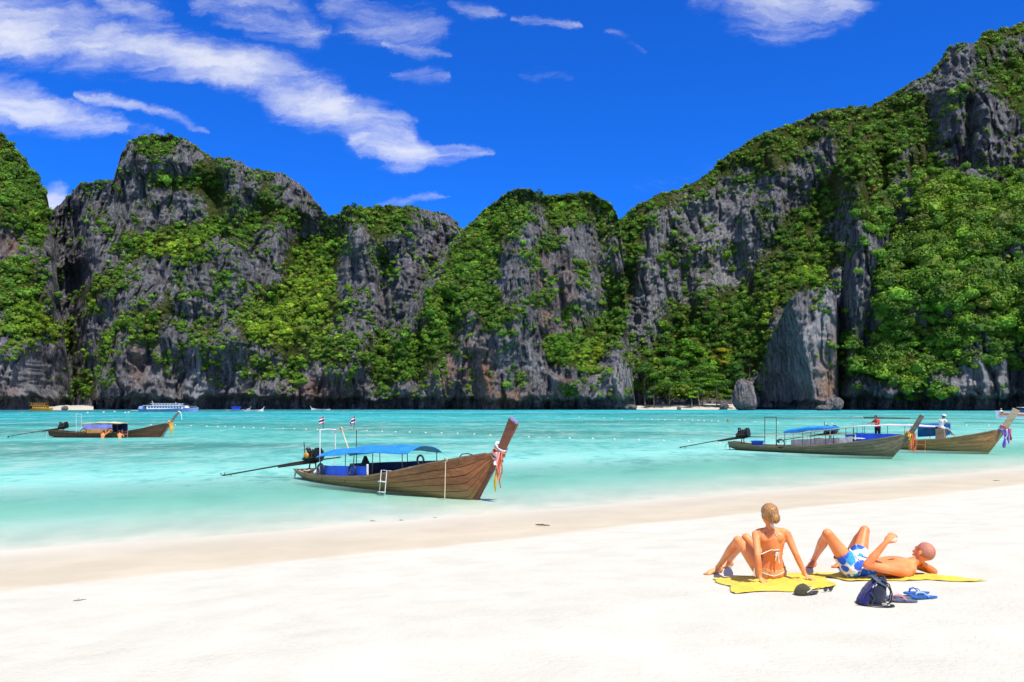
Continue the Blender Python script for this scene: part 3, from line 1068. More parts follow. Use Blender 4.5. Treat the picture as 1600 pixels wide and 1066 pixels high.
def wood(name, c1, c2, c3, low=None, rough=.55, zlow=(.05, .45)):
    """planking: long grain, dark and light boards, paint worn off, slime toward the water"""
    m, nt, b, o = new_mat(name)
    tc = nt.n('ShaderNodeTexCoord').outputs['Object']
    rnd = nt.n('ShaderNodeObjectInfo').outputs['Random']
    sh = nt.n('ShaderNodeCombineXYZ')
    nt._in(sh.inputs[0], nt.m('MULTIPLY', rnd, 40.0)); nt._in(sh.inputs[2], nt.m('MULTIPLY', rnd, 17.0))
    p = nt.vm('ADD', tc, sh.outputs[0])
    grain = nt.noise(nt.mapping(p, (1.2, 16, 16)), 1.0, 5, .6, .3)
    big = nt.noise(nt.mapping(p, (.55, 2.2, 2.6)), 1.0, 5, .6, .3)
    wear = nt.noise(nt.mapping(p, (1.6, 5, 5)), 1.3, 6, .7, .2)
    col = nt.mix(nt.rng(big, .35, .66), c1, c2)
    col = nt.mix(nt.m('MULTIPLY', nt.rng(grain, .42, .7), .65), col, nt.mix(.5, c2, (.02, .012, .008)))
    col = nt.mix(nt.rng(wear, .58, .7, 0, .75), col, c3)
    if low is not None:
        zz = nt.n('ShaderNodeSeparateXYZ')
        nt._in(zz.inputs[0], tc)
        z = nt.m('ADD', zz.outputs[2], nt.m('MULTIPLY', nt.m('SUBTRACT', wear, .5), .5))
        col = nt.mix(nt.rng(z, zlow[1], zlow[0], 0, .85), col, low)
    # each board has a tone of its own
    col = nt.mix(nt.rng(rnd, 0, 1, 0, .4), col, nt.mix(.6, col, c2))
    nt._in(b.inputs['Base Color'], col)
    nt._in(b.inputs['Roughness'], nt.rng(wear, .3, .7, rough - .12, rough + .2))
    b.inputs['Specular IOR Level'].default_value = .35
    nt._in(b.inputs['Normal'], nt.bump(nt.m('ADD', grain, nt.m('MULTIPLY', wear, .6)), .5, .012))
    return m


M = {}
M['teak'] = wood('teak_hull', (.42, .145, .048), (.23, .075, .027), (.46, .25, .10), (.28, .18, .06), .38)
M['teak_grey'] = wood('weathered_hull', (.28, .215, .125), (.16, .12, .07), (.38, .31, .21), (.09, .09, .04), .8)
M['teak_gold'] = wood('golden_hull', (.40, .21, .075), (.26, .13, .045), (.52, .38, .19), (.20, .13, .05), .6)
M['teak_dark'] = wood('dark_hull', (.12, .055, .02), (.055, .026, .012), (.16, .09, .04), (.17, .04, .02), .5)
M['post_red'] = wood('prow_wood', (.26, .085, .04), (.16, .05, .025), (.30, .13, .07), None, .4)
M['post_grey'] = wood('prow_grey', (.22, .18, .14), (.13, .10, .08), (.30, .26, .21), None, .7)
M['post_pale'] = wood('prow_pale', (.52, .42, .28), (.42, .32, .20), (.6, .52, .38), None, .7)
M['deck'] = wood('deck_board', (.30, .20, .13), (.19, .12, .07), (.42, .32, .24), None, .7)
M['bilge'] = plain('bilge', (.06, .042, .03), .8, var=.5)
M['rim'] = wood('gunwale_wood', (.30, .19, .11), (.19, .11, .06), (.44, .33, .23), None, .6)
M['black_metal'] = plain('black_metal', (.022, .021, .02), .45, .6, .5, 8, .2)
M['dark_iron'] = plain('dark_iron', (.05, .045, .04), .55, .7, .4, 6, .2, col2=(.09, .055, .035))
M['steel'] = plain('steel', (.42, .42, .42), .35, .9, .3, 6)
M['yellow_tank'] = plain('yellow_tank', (.62, .30, .03), .4, 0, .4, 9)
M['white_paint'] = plain('white_paint', (.72, .71, .67), .45, 0, .22, 8)
M['cream_pole'] = plain('cream_pole', (.62, .53, .36), .5, 0, .3, 8)
M['tarp_light'] = plain('tarp_light_blue', (.015, .24, .66), .5, 0, .35, 3, .25)
M['tarp_deep'] = plain('tarp_deep_blue', (.012, .075, .62), .45, 0, .3, 3, .2)
M['tarp_navy'] = plain('tarp_navy', (.008, .02, .12), .5, 0, .4, 3, .2)
M['tarp_violet'] = plain('tarp_violet', (.22, .22, .60), .5, 0, .3, 3, .2)
M['tarp_pink'] = plain('awning_pink', (.70, .60, .68), .6, 0, .15, 3, .2)
M['tarp_cream'] = plain('awning_cream', (.66, .62, .36), .6, 0, .25, 3, .2)
M['orange_board'] = plain('orange_board', (.48, .23, .06), .6, 0, .35, 4)
M['grey_board'] = plain('grey_board', (.50, .48, .49), .7, 0, .35, 4)
M['rope'] = plain('rope', (.58, .47, .31), .85, 0, .35, 40, .4)
M['rope_pale'] = plain('pale_rope', (.68, .66, .58), .85, 0, .3, 40, .4)
M['rubber'] = plain('rubber', (.018, .018, .02), .6, 0, .3, 12, .2)
M['rib_red'] = plain('ribbon_red', (.62, .05, .04), .6, 0, .3, 12, .2, col2=(.50, .14, .06))
M['rib_pink'] = plain('ribbon_pink', (.72, .30, .28), .6, 0, .25, 12, .2)
M['rib_white'] = plain('ribbon_white', (.74, .70, .68), .6, 0, .2, 12, .2)
M['rib_yellow'] = plain('ribbon_yellow', (.70, .42, .02), .6, 0, .25, 12, .2)
M['rib_orange'] = plain('ribbon_orange', (.66, .20, .05), .6, 0, .3, 12, .2)
M['rib_blue'] = plain('ribbon_blue', (.09, .07, .45), .6, 0, .35, 12, .2, col2=(.30, .12, .40))
M['flag_red'] = plain('flag_red', (.55, .03, .04), .6, 0, .15, 8)
M['flag_white'] = plain('flag_white', (.78, .78, .76), .6, 0, .1, 8)
M['flag_blue'] = plain('flag_blue', (.03, .03, .20), .6, 0, .15, 8)
M['bucket_blue'] = plain('bucket_blue', (.015, .05, .48), .4, 0, .25, 6)
M['cap_blue'] = plain('prow_cap_blue', (.20, .20, .33), .5, 0, .3, 9)


# ------------------------------------------------------------------ long tail boats
class Boat:
    """a long tail boat lying from a stern to a bow waterline point; x runs forward in its own frame"""
    def __init__(self, name, stern, bow, hullmat, label, sheer, post, postmat, beam=.92, rim='rim', tip=None, planks=6):
        self.s = Vector((stern[0], stern[1], 0)); self.b = Vector((bow[0], bow[1], 0))
        self.L = (self.b - self.s).length
        h = (self.b - self.s).normalized()
        self.h = h
        self.ang = math.atan2(h.y, h.x)
        self.o = empty(name, self.s, self.ang)
        tag(self.o, label, 'boat', 'long tail boats in the bay')
        self.sheer = sheer
        self.post = post
        self.beam = beam
        self.hull(hullmat, postmat, rim, tip, planks)

    def loc(self, p):
        """world -> boat"""
        q = Vector(p) - self.s
        c, s = math.cos(-self.ang), math.sin(-self.ang)
        return Vector((q.x * c - q.y * s, q.x * s + q.y * c, q.z))

    def at(self, px, py, y=0.0):
        """the point of the boat's lengthwise plane at sideways offset y that the photograph shows at a pixel"""
        n = Vector((-self.h.y, self.h.x, 0))
        o = Vector((0, 0, EYE)); d = Vector(((px - 800) / F, 1, (HOR - py) / F))
        q = self.s + n * y
        t = (q - o).dot(n) / d.dot(n)
        return self.loc(o + d * t)

    def sz(self, x):
        return float(np.interp(x, [q[0] for q in self.sheer], [q[1] for q in self.sheer]))

    def half(self, x):
        L = self.L; xe = self.sheer[-1][0]; x0 = self.sheer[0][0]
        t = (x - x0) / (xe - x0)
        return self.beam * float(np.interp(t, [0, .04, .12, .3, .5, .66, .8, .9, .96, 1], [.34, .5, .68, .93, 1, .9, .66, .4, .2, .06]))

    def keel(self, x):
        return float(np.interp(x, [self.sheer[0][0], .4, 1.6, self.L * .5, self.L * .95, self.L + .02, self.sheer[-1][0]],
                               [.12, -.10, -.24, -.27, -.2, -.1, self.sheer[-1][1] - .12]))

    def sec(self, x, u, side, off=0.0):
        k = self.keel(x); s = self.sz(x)
        b = self.half(x)
        y = b * u ** .5
        z = k + (s - k) * u ** 1.35
        return Vector((x, side * (y + off), z - off * .3))

    def hull(self, hm, pm, rim, tip, NP):
        x0, xe = self.sheer[0][0], self.sheer[-1][0]
        xs = [x0 + (xe - x0) * (i / 30) for i in range(31)]
        us = [0.0, .06, .16, .3, .46, .63, .82, 1.0]
        # the shell that carries the planks (its inside is what one sees over the gunwale)
        mb = MB()
        rings = []
        for x in xs:
            rings.append([self.sec(x, u, -1, -.03) for u in us[::-1]] + [self.sec(x, u, 1, -.03) for u in us[1:]])
        mb.loft(rings, closed=False)
        n = len(rings[0])
        mb.add(rings[0], [tuple(range(n))])
        mb.build('hull', M['bilge'], self.o)
        # strakes, each a board of its own
        ub = [0.03] + [((i + 1) / NP) ** .92 for i in range(NP)]
        rnd = random.Random(int(abs(self.s.x * 100)))
        for side in (-1, 1):
            for i in range(NP):
                a, b = ub[i] + .006, ub[i + 1] - .006
                pr = rnd.uniform(.0, .010)
                mb = MB()
                rg = []
                for x in xs:
                    rg.append([self.sec(x, a, side, -.028), self.sec(x, a, side, pr), self.sec(x, (a + b) / 2, side, pr + .004), self.sec(x, b, side, pr), self.sec(x, b, side, -.028)])
                mb.loft(rg)
                mb.build('plank', hm, self.o)
        # gunwales
        for side in (-1, 1):
            rg = []
            for x in xs[:-1]:
                p = self.sec(x, 1, side, 0)
                w_ = .045
                rg.append([p + Vector((0, -w_, -.02)), p + Vector((0, w_ * .8, -.02)), p + Vector((0, w_ * .8, .035)), p + Vector((0, -w_, .035))])
            MB().loft(rg).build('gunwale', M[rim], self.o)
        # stern board
        mb = MB()
        q = [self.sec(x0, u, -1, .002) for u in us[::-1]] + [self.sec(x0, u, 1, .002) for u in us[1:]]
        q2 = [p + Vector((-.04, 0, 0)) for p in q]
        mb.loft([q2, q])
        mb.build('stern_board', hm, self.o)
        # floor boards and thwarts
        for i in range(8):
            x = x0 + .5 + i * (xe - x0 - 3.0) / 8
            w_ = (xe - x0 - 3.0) / 8 - .03
            zz = min(self.sz(x), self.sz(x + w_)) - .26
            bb = min(self.half(x), self.half(x + w_)) * .82
            MB().box((x + w_ / 2, 0, zz), (w_, 2 * bb, .03)).build('floor_board', M['deck'], self.o)
        # bow deck
        xa = xe - 2.4
        rg = []
        for x in (xa, xa + .8, xa + 1.5, xe - .15):
            b_ = max(self.half(x) - .05, .03); z = self.sz(x) - .05
            rg.append([Vector((x, -b_, z)), Vector((x, b_, z)), Vector((x, b_, z - .04)), Vector((x, -b_, z - .04))])
        MB().loft(rg).build('bow_deck', M['deck'], self.o)
        # stem and prow post: side profile given as (x, z, width), thickness tapering upward
        mb = MB()
        rg = []
        for k, (x, z, w_, th) in enumerate(self.post):
            a = self.post[max(k - 1, 0)]; c = self.post[min(k + 1, len(self.post) - 1)]
            t = Vector((c[0] - a[0], 0, c[1] - a[1])).normalized()
            nrm = Vector((t.z, 0, -t.x))
            p = Vector((x, 0, z))
            y = Vector((0, th / 2, 0))
            rg.append([p - nrm * w_ / 2 - y, p + nrm * w_ / 2 - y * .7, p + nrm * w_ / 2 + y * .7, p - nrm * w_ / 2 + y])
        mb.loft(rg)
        po = mb.build('prow_post', pm, self.o, bevel=.012)
        if tip:
            x, z, w_, th = self.post[-1]; a = self.post[-2]
            t = Vector((x - a[0], 0, z - a[1])).normalized()
            rot = Matrix.Rotation(math.atan2(t.x, t.z), 3, 'Y')
            MB().box(Vector((x, 0, z)) + t * .02, (w_ * 1.02, th * 1.05, .05), rot, .8).build('cap', M[tip], po)

    def sash(self, x, z, lean, r, bands, ribbons):
        """cloth wound round the stem with loose ends hanging"""
        t = Vector((math.sin(lean), 0, math.cos(lean)))
        nrm = Vector((t.z, 0, -t.x))
        so = None
        rnd = random.Random(5)
        for i, m in enumerate(bands):
            c = Vector((x, 0, z)) + t * (i - len(bands) / 2) * .10
            mb = MB()
            ti = .35 * math.sin(i * 2.1)
            pts = []
            for k in range(21):
                a = 2 * math.pi * k / 20
                pts.append(c + nrm * math.cos(a) * r[0] * (1 + .08 * math.sin(3 * a + i)) + Vector((0, 1, 0)) * math.sin(a) * r[1] + t * (ti * .12 * math.cos(a + i)))
            mb.tube(pts, [.055 + .014 * math.sin(k * 1.7 + i) for k in range(21)], 8, True, .55)
            o = mb.build('sash', M[m], self.o)
            so = so or o
        for j, (m, dx, y, ln, wd) in enumerate(ribbons):
            mb = MB()
            rg = []
            for k in range(13):
                s = k / 12
                p = Vector((x + dx + .05 * math.sin(s * 5 + j * 2) * s, y - .04 * s + .03 * math.sin(s * 7 + j), z - s * ln))
                w_ = wd * (1 + .25 * math.sin(s * 9 + j * 3)) * (1 if s < .9 else .8)
                tw = .5 * math.sin(s * 4 + j)
                d = Vector((math.cos(tw), math.sin(tw), 0)) * w_ / 2
                nn = Vector((-math.sin(tw), math.cos(tw), 0)) * .012
                rg.append([p - d, p - d * .3 + nn * 2, p + d * .3 - nn, p + d, p + d * .3 - nn * 2, p - d * .3 + nn])
            mb.loft(rg)
            mb.build('ribbon', M[m], so)

    def engine(self, x, z, tail, handle, tank=None, size=1.0, muffler=True):
        """car engine on a swivel post with its long propeller shaft; tail and handle are points in the boat frame"""
        tail = Vector(tail); handle = Vector(handle)
        root = Vector((x, 0, z))
        ax = (handle - tail).normalized()
        yaw = math.atan2(ax.y, ax.x); pit = math.atan2(ax.z, math.hypot(ax.x, ax.y))
        Rm = Matrix.Rotation(yaw, 3, 'Z') @ Matrix.Rotation(-pit, 3, 'Y')
        P = lambda a, b, c: root + Rm @ (Vector((a, b, c)) * size)
        rot = Rm
        mb = MB()
        mb.box(P(.02, 0, .24), (.50 * size, .32 * size, .28 * size), rot, .85)
        mb.box(P(-.02, 0, .42), (.40 * size, .22 * size, .12 * size), rot, .9)
        mb.box(P(0, 0, .07), (.42 * size, .26 * size, .12 * size), rot, .8)
        e = mb.build('engine', M['black_metal'], self.o, bevel=.02)
        mb = MB()
        for i in range(4):
            mb.tube([P(-.18 + i * .12, -.14, .40), P(-.18 + i * .12, -.22, .36), P(-.18 + i * .12, -.24, .22)], .022 * size, 8)
            mb.box(P(-.18 + i * .12, .02, .51), (.05 * size, .06 * size, .07 * size), rot)
        mb.tube([P(-.28, -.24, .22), P(.24, -.24, .22)], .035 * size, 8)
        mb.build('exhaust', M['dark_iron'], e)
        if muffler:
            MB().tube([P(-.22, -.22, .24), P(-.24, -.1, .5), P(-.24, -.08, .86)], [.025 * size, .022 * size, .018 * size], 8).build('exhaust_pipe', M['dark_iron'], e)
        mb = MB()
        c = P(.33, 0, .30)
        mb.loft([[c + Rm @ Vector((d, math.cos(2 * math.pi * k / 8 + .39) * .27 * size, math.sin(2 * math.pi * k / 8 + .39) * .29 * size)) for k in range(8)] for d in (-.06, .0, .07)])
        mb.build('radiator', M['black_metal'], e)
        MB().ell(P(-.1, -.05, .58), (.11 * size, .1 * size, .06 * size)).build('air_filter', M['dark_iron'], e)
        mb = MB()
        mb.tube([P(-.33, 0, .2), P(-.27, 0, .2)], .15 * size, 14)
        mb.tube([P(-.36, 0, .32), P(-.36, 0.0, .12)], .03 * size, 8)
        mb.build('flywheel', M['dark_iron'], e)
        if tank:
            MB().ell(P(-.06, -.25, .34), (.16 * size, .06 * size, .12 * size)).build('fuel_tank', M[tank], e)
        # swivel
        mb = MB()
        zf = self.sz(max(x, self.sheer[0][0])) - .2
        for dy in (-.13, .13):
            mb.tube([root + Vector((0, dy, .02)), Vector((x - .02, dy * 1.4, zf))], .028, 8)
        mb.tube([root + Vector((0, -.16, .02)), root + Vector((0, .16, .02))], .03, 8)
        mb.build('swivel_post', M['dark_iron'], self.o)
        # shaft, housing, tiller
        d = (tail - root)
        mb = MB()
        mb.tube([P(-.2, 0, .14), tail], [.034, .028], 8)
        sh = mb.build('drive_shaft', M['dark_iron'], self.o)
        a0 = P(-.25, 0, .06); a1 = a0 + (tail - a0) * .34
        MB().tube([a0, a1], [.05, .034], 8).build('shaft_housing', M['dark_iron'], sh)
        mb = MB()
        t = d.normalized()
        s1 = t.cross(Vector((0, 0, 1))).normalized(); s2 = s1.cross(t)
        for k in range(3):
            a = 2 * math.pi * k / 3 + .5
            dr = s1 * math.cos(a) + s2 * math.sin(a); cr = t.cross(dr)
            q = tail + t * .02
            mb.loft([[q + dr * .02 + t * .03 + cr * .03, q + dr * .02 - t * .03 - cr * .03, q + dr * .02 - t * .02 - cr * .02, q + dr * .02 + t * .04 + cr * .04],
                     [q + dr * .10 + t * .05 + cr * .06, q + dr * .10 - t * .05 - cr * .06, q + dr * .10 - t * .045 - cr * .05, q + dr * .10 + t * .055 + cr * .065],
                     [q + dr * .17 + t * .02 + cr * .03, q + dr * .17 - t * .03 - cr * .04, q + dr * .17 - t * .025 - cr * .035, q + dr * .17 + t * .025 + cr * .035]])
        mb.ell(tail, (.04, .04, .04), 10, 6)
        mb.build('propeller', M['dark_iron'], sh)
        # skeg loop under the screw
        MB().tube([tail - t * .42, tail - t * .3 - Vector((0, 0, .14)), tail - t * .1 - Vector((0, 0, .2)), tail - t * .06 - Vector((0, 0, .02))], .013, 6).build('skeg', M['dark_iron'], sh)
        ti = MB()
        ti.tube([P(.15, 0, .1), handle], [.028, .02], 8)
        ti.build('tiller', M['dark_iron'], self.o)

    def canopy(self, x0, z0, x1, z1, hw, mat, sag=.12, posts=4, postmat='dark_iron', th=.02, edge=None, nx=14):
        rg = []
        for i in range(nx + 1):
            t = i / nx
            x = x0 + (x1 - x0) * t
            z = z0 + (z1 - z0) * t + .10 * math.sin(math.pi * t) + .015 * math.sin(t * 19)
            top = []
            for k in range(9):
                v = -1 + k / 4
                w_ = hw * (1 if 0 < i < nx else .97)
                top.append(Vector((x, v * w_, z + sag * (1 - v * v) + .01 * math.sin(k * 2 + i))))
            rg.append(top + [p + Vector((0, 0, -th)) for p in top[::-1]])
        c = MB().loft(rg).build('canopy', M[mat], self.o)
        if edge:
            for side in (-1, 1):
                MB().tube([Vector((x0 + (x1 - x0) * i / nx, side * hw, z0 + (z1 - z0) * i / nx + .10 * math.sin(math.pi * i / nx) - .02)) for i in range(nx + 1)], .022, 6).build('edge_rail', M[edge], c)
        for i in range(posts):
            t = .05 + .9 * i / (posts - 1)
            x = x0 + (x1 - x0) * t
            zt = z0 + (z1 - z0) * t + .10 * math.sin(math.pi * t) - .01
            for side in (-1, 1):
                yb = min(self.half(x) - .06, hw)
                MB().tube([Vector((x, side * yb, self.sz(x) - .2)), Vector((x, side * hw * .96, zt))], .016, 6).build('canopy_post', M[postmat], self.o)
        return c

    def panel(self, x0, x1, ztop, side, mat, inset=.1, zlow=-.1, label=None):
        """a board or tarpaulin standing inside the gunwale"""
        rg = []
        n = 8
        for i in range(n + 1):
            x = x0 + (x1 - x0) * i / n
            y = side * (self.half(x) - inset)
            zt = ztop[0] + (ztop[1] - ztop[0]) * i / n + .008 * math.sin(i * 2.3)
            zb = self.sz(x) + zlow
            bow_ = .012 * math.sin(i * 1.9)
            rg.append([Vector((x, y - .012 + bow_, zb)), Vector((x, y + .012 + bow_, zb)), Vector((x, y + .012 + bow_, zt)), Vector((x, y - .012 + bow_, zt))])
        return MB().loft(rg).build('side_panel', M[mat], self.o, label=label)

    def tyre(self, x, y, z, r=.2, mat='rubber'):
        MB().torus((x, y, z), (1, 0, 0), (0, 0, 1), r, .035, 18, 8).build('tyre_fender', M[mat], self.o)

    def flag(self, x, y, z0, z1, lean=0.0):
        p0 = Vector((x, y, z0)); p1 = Vector((x + lean, y, z1))
        po = MB().tube([p0, p1], .012, 6).build('flag_pole', M['dark_iron'], self.o)
        mb = MB()
        hs = [0, 1 / 6, 2 / 6, 4 / 6, 5 / 6, 1]
        W_, H_ = .27, .25
        for s, mi in zip(range(5), (0, 1, 2, 1, 0)):
            mb.cur = mi
            rg = []
            for k in range(9):
                t = k / 8
                dx = -W_ * t * .75
                yy = .05 * math.sin(t * 6 + x) - .1 * t
                sag = -.12 * t
                za = z1 - .02 - hs[s] * H_ + sag; zb = z1 - .02 - hs[s + 1] * H_ + sag
                pp = Vector((p1.x + dx, y + yy, 0))
                rg.append([pp + Vector((0, .003, za)), pp + Vector((0, -.003, za)), pp + Vector((0, -.003, zb)), pp + Vector((0, .003, zb))])
            mb.loft(rg)
        mb.build('flag', [M['flag_red'], M['flag_white'], M['flag_blue']], po)

    def ladder(self, x, side, top, bot, wd=.34, mat='white_paint', rungs=2):
        y0 = side * (self.half(x) + .05); y1 = side * (self.half(x) * .82 + .28)
        for dx in (-wd / 2, wd / 2):
            MB().tube([(x + dx, y0 - side * .2, top - .03), (x + dx, y0, top), (x + dx - .02, y1, bot)], .016, 6).build('ladder_rail', M[mat], self.o)
        for k in range(rungs):
            s = .45 + .42 * k
            y = y0 + (y1 - y0) * s; z = top + (bot - top) * s
            MB().box((x, y + side * .05, z), (wd, .12, .025)).build('ladder_step', M[mat], self.o)


def px_ground(px, py, z=0.0):
    d = (EYE - z) * F / (py - HOR)
    return Vector(((px - 800) * d / F, d, z))


# ---- the boat lying nearest, bow on the sand
A = Boat('long_tail_boat', px_ground(481, 748), px_ground(741, 777), M['teak'],
         'brown wooden long tail boat with light blue canopy, lying nearest the beach',
         [(-.45, .36), (.3, .29), (1, .27), (3, .31), (5, .44), (6.5, .70), (8, 1.02), (9.5, 1.30), (10.55, 1.48)],
         [(9.45, -.12, .34, .12), (9.75, .28, .30, .12), (10.2, .88, .28, .12), (10.62, 1.42, .28, .12), (10.82, 1.75, .29, .13), (11.0, 2.05, .31, .14), (11.24, 2.46, .36, .16)],
         M['post_red'], tip='cap_blue')
A.sash(10.62, 1.50, .5, (.2, .13), ['rib_pink', 'rib_white', 'rib_red', 'rib_pink', 'rib_white'],
       [('rib_yellow', .05, -.16, 1.22, .11), ('rib_red', .17, -.15, 1.1, .13), ('rib_pink', .12, -.19, .86, .1), ('rib_orange', .2, -.1, .9, .08), ('rib_white', .08, -.2, .4, .1)])
A.engine(.35, .62, A.loc(px_ground(349, 743, .02)), A.at(532, 714.5), tank='yellow_tank', size=1.02)
A.canopy(1.75, .96, 7.1, 1.32, .80, 'tarp_light', .24, 4)
A.panel(1.9, 4.95, (.66, .80), -1, 'tarp_deep', .08, -.06, 'bright blue tarpaulin side')
A.panel(1.9, 7.0, (.66, 1.02), 1, 'tarp_navy', .08, -.06)
A.panel(4.97, 5.06, (.86, .87), -1, 'white_paint', .08, -.06)
A.tyre(2.05, -A.half(2.05) - .0, .52, .21)
A.tyre(4.2, -A.half(4.2) - .0, .62, .19)
A.tyre(7.1, -.2, 1.08, .16)
for (px, y0_, py0_, y1_, px1, py1) in [(500, -.62, 742, -.62, 500, 672)]:
    MB().tube([A.at(px, py0_, y0_), A.at(px1, py1, y1_)], .022, 8).build('frame_post', M['white_paint'], A.o)
MB().tube([A.at(524, 738, .5), A.at(524, 673, .5)], .02, 8).build('frame_post', M['white_paint'], A.o)
MB().tube([A.at(500, 672, -.62), A.at(512, 671, -.1), A.at(525, 672, .5)], .028, 8).build('frame_bar', M['white_paint'], A.o)
MB().tube([A.at(525, 671, .5), A.at(558, 672, .45)], .016, 6).build('rope_bar', M['rope'], A.o)
MB().tube([A.at(533, 668, .45), A.at(545, 703, .4)], .024, 6).build('slant_pole', M['cream_pole'], A.o)
MB().tube([A.at(557, 728, .45), A.at(557, 671, .45)], .016, 6).build('mast', M['dark_iron'], A.o)
pf = A.at(505, 672, -.4); A.flag(pf.x, pf.y, pf.z, A.at(505, 650.5, -.4).z)
pf = A.at(553, 672, .45); A.flag(pf.x, pf.y, pf.z, A.at(553, 650.5, .45).z, .04)
MB().torus(A.at(533, 671, .45), (1, 0, 0), (0, 0, 1), .07, .03, 12, 6).build('rope_knot', M['rope'], A.o)
A.ladder(6.05, -1, .72, -.12, .3, rungs=2)
# line hanging from the bow to the bed
q0 = A.sec(8.75, 1, -1, .03)
MB().torus(q0 + Vector((0, 0, .02)), (1, 0, 0), (0, 0, 1), .07, .02, 12, 6).build('rope_knot', M['rope'], A.o)
MB().tube([q0, q0 + Vector((.04, -.05, -.45)), q0 + Vector((.1, -.12, -.9)), q0 + Vector((.13, -.16, -1.3))], .017, 6).build('mooring_rope', M['rope'], A.o)
# stern clutter: coiled rope, white cloth, stern loop
for k in range(4):
    MB().torus((.05 + .12 * k, -.1 + .1 * (k % 2), .33 + .02 * k), (1, .2, 0), (0, 1, .1), .26 - .03 * k, .03, 16, 6).build('rope_coil', M['rope'], A.o)
MB().tube([(-.45, -.1, .38), (-.75, -.12, .25), (-.85, -.12, -.05), (-.75, 0, -.25), (-.5, .05, -.2)], .02, 6).build('stern_loop', M['rope_pale'], A.o)
MB().tube([(-.42, -.25, .3), (-.52, -.27, .05), (-.45, -.25, -.2)], .018, 6).build('stern_loop', M['dark_iron'], A.o)
MB().ell((1.35, -.45, .33), (.2, .14, .12)).build('cloth_bundle', M['rib_white'], A.o)
MB().tube([(8.3, .4, 1.12), (8.6, .3, 1.32), (8.95, .25, 1.36), (9.3, .15, 1.32)], .018, 6).build('bow_hoop', M['dark_iron'], A.o)
for k, x in enumerate((3.3, 5.6, 6.3)):
    MB().box((x, 0, .5 + .05 * k), (.28, 1.3, .05)).build('bench', M['deck'], A.o)
MB().ell(A.at(641, 733, -.2), (.16, .12, .1)).build('life_vest', M['rib_orange'], A.o)
mb = MB().loft([[Vector((3.0, .35, .68)), Vector((3.35, .35, .68)), Vector((3.35, .55, .68)), Vector((3.0, .55, .68))], [Vector((3.13, .41, 1.02)), Vector((3.22, .41, 1.02)), Vector((3.22, .47, 1.02)), Vector((3.13, .47, 1.02))]])
mb.build('funnel', M['black_metal'], A.o)

# ---- weathered boat on the right, half empty
B = Boat('long_tail_boat', px_ground(1153, 703), px_ground(1394, 713.5), M['teak_grey'],
         'weathered grey green long tail boat with orange sash, right of the bay',
         [(-.5, .52), (.3, .42), (1.2, .35), (3, .36), (5, .45), (6.5, .59), (8, .8), (9.2, 1.02), (10.5, 1.29)],
         [(9.35, -.12, .34, .12), (9.75, .35, .30, .12), (10.2, .88, .28, .12), (10.55, 1.3, .26, .12), (10.88, 1.8, .26, .12), (11.18, 2.34, .24, .12)],
         M['post_grey'], beam=.95)
B.sash(10.55, 1.32, .5, (.2, .14), ['rib_orange', 'rib_yellow', 'rib_orange'],
       [('rib_orange', .12, -.18, .95, .16), ('rib_red', .22, -.16, 1.05, .12), ('rib_yellow', .05, -.2, .45, .14), ('rib_orange', .3, -.1, 1.0, .12)])
B.engine(.35, .72, B.loc(px_ground(1063, 699, .05)), B.at(1196, 683), size=1.15, muffler=False)
for k, (px, y) in enumerate(((1195, -.5), (1213, .5))):
    MB().tube([B.at(px, 696, y), B.at(px, 652, y)], .022, 8).build('frame_post', M['dark_iron'], B.o)
MB().tube([B.at(1195, 652, -.5), B.at(1213, 652, .5)], .022, 8).build('frame_bar', M['dark_iron'], B.o)
B.canopy(3.35, 1.25, 6.4, 1.55, .5, 'tarp_light', .10, 3, 'grey_board', th=.16)
for side in (-.55, .55):
    MB().tube([(1.8, side, 1.0), (4.2, side, 1.18), (7.4, side, 1.62)], .022, 6).build('pole_rail', M['cream_pole'], B.o)
    MB().tube([(2.6, side, .85), (5.5, side, 1.05), (7.2, side, 1.25)], .02, 6).build('pole_rail', M['cream_pole'], B.o)
for x in (2.9, 4.6, 6.0, 7.2):
    for side in (-.55, .55):
        MB().tube([(x, side, B.sz(x) - .2), (x, side, 1.05 + (x - 2.6) * .12)], .018, 6).build('rail_post', M['dark_iron'], B.o)
B.panel(3.2, 6.9, (.72, .98), 1, 'grey_board', .1)
B.panel(6.9, 7.6, (1.0, 1.1), -1, 'grey_board', .12)
B.tyre(3.35, -.9, .55, .26)
MB().tube([(-.5, -.1, .5), (-.8, -.1, .3), (-.9, -.1, 0), (-.6, 0, -.1)], .02, 6).build('stern_loop', M['rope_pale'], B.o)
MB().tube([(-.5, .15, .45), (-.72, .15, .2), (-.62, .15, -.1)], .02, 6).build('stern_loop', M['dark_iron'], B.o)
MB().ell((7.9, -.5, .98), (.4, .1, .04)).build('cloth_bundle', M['rib_white'], B.o)

# ---- golden boat behind it with two boatmen
C_ = Boat('long_tail_boat', px_ground(1286, 697.5), px_ground(1548, 706.5), M['teak_gold'],
          'golden brown long tail boat with pale prow and two boatmen aboard',
          [(-.5, .55), (.3, .45), (1.2, .42), (3, .44), (5, .52), (6.5, .62), (8, .80), (9.4, 1.06), (10.9, 1.42)],
          [(9.95, -.12, .36, .12), (10.3, .4, .36, .12), (10.65, .92, .36, .12), (11.0, 1.43, .37, .13), (11.35, 2.05, .38, .14), (11.66, 2.62, .40, .14)],
          M['post_pale'], beam=.98)
C_.sash(11.0, 1.45, .48, (.24, .15), ['rib_blue', 'rib_white', 'rib_blue', 'rib_red'],
        [('rib_blue', .1, -.2, 1.15, .18), ('rib_blue', .28, -.15, .9, .14), ('rib_red', .36, -.1, .7, .14), ('rib_white', .2, -.22, .6, .08)])
C_.engine(.5, .78, (-3.6, .9, .25), C_.at(1340, 677), size=1.15)
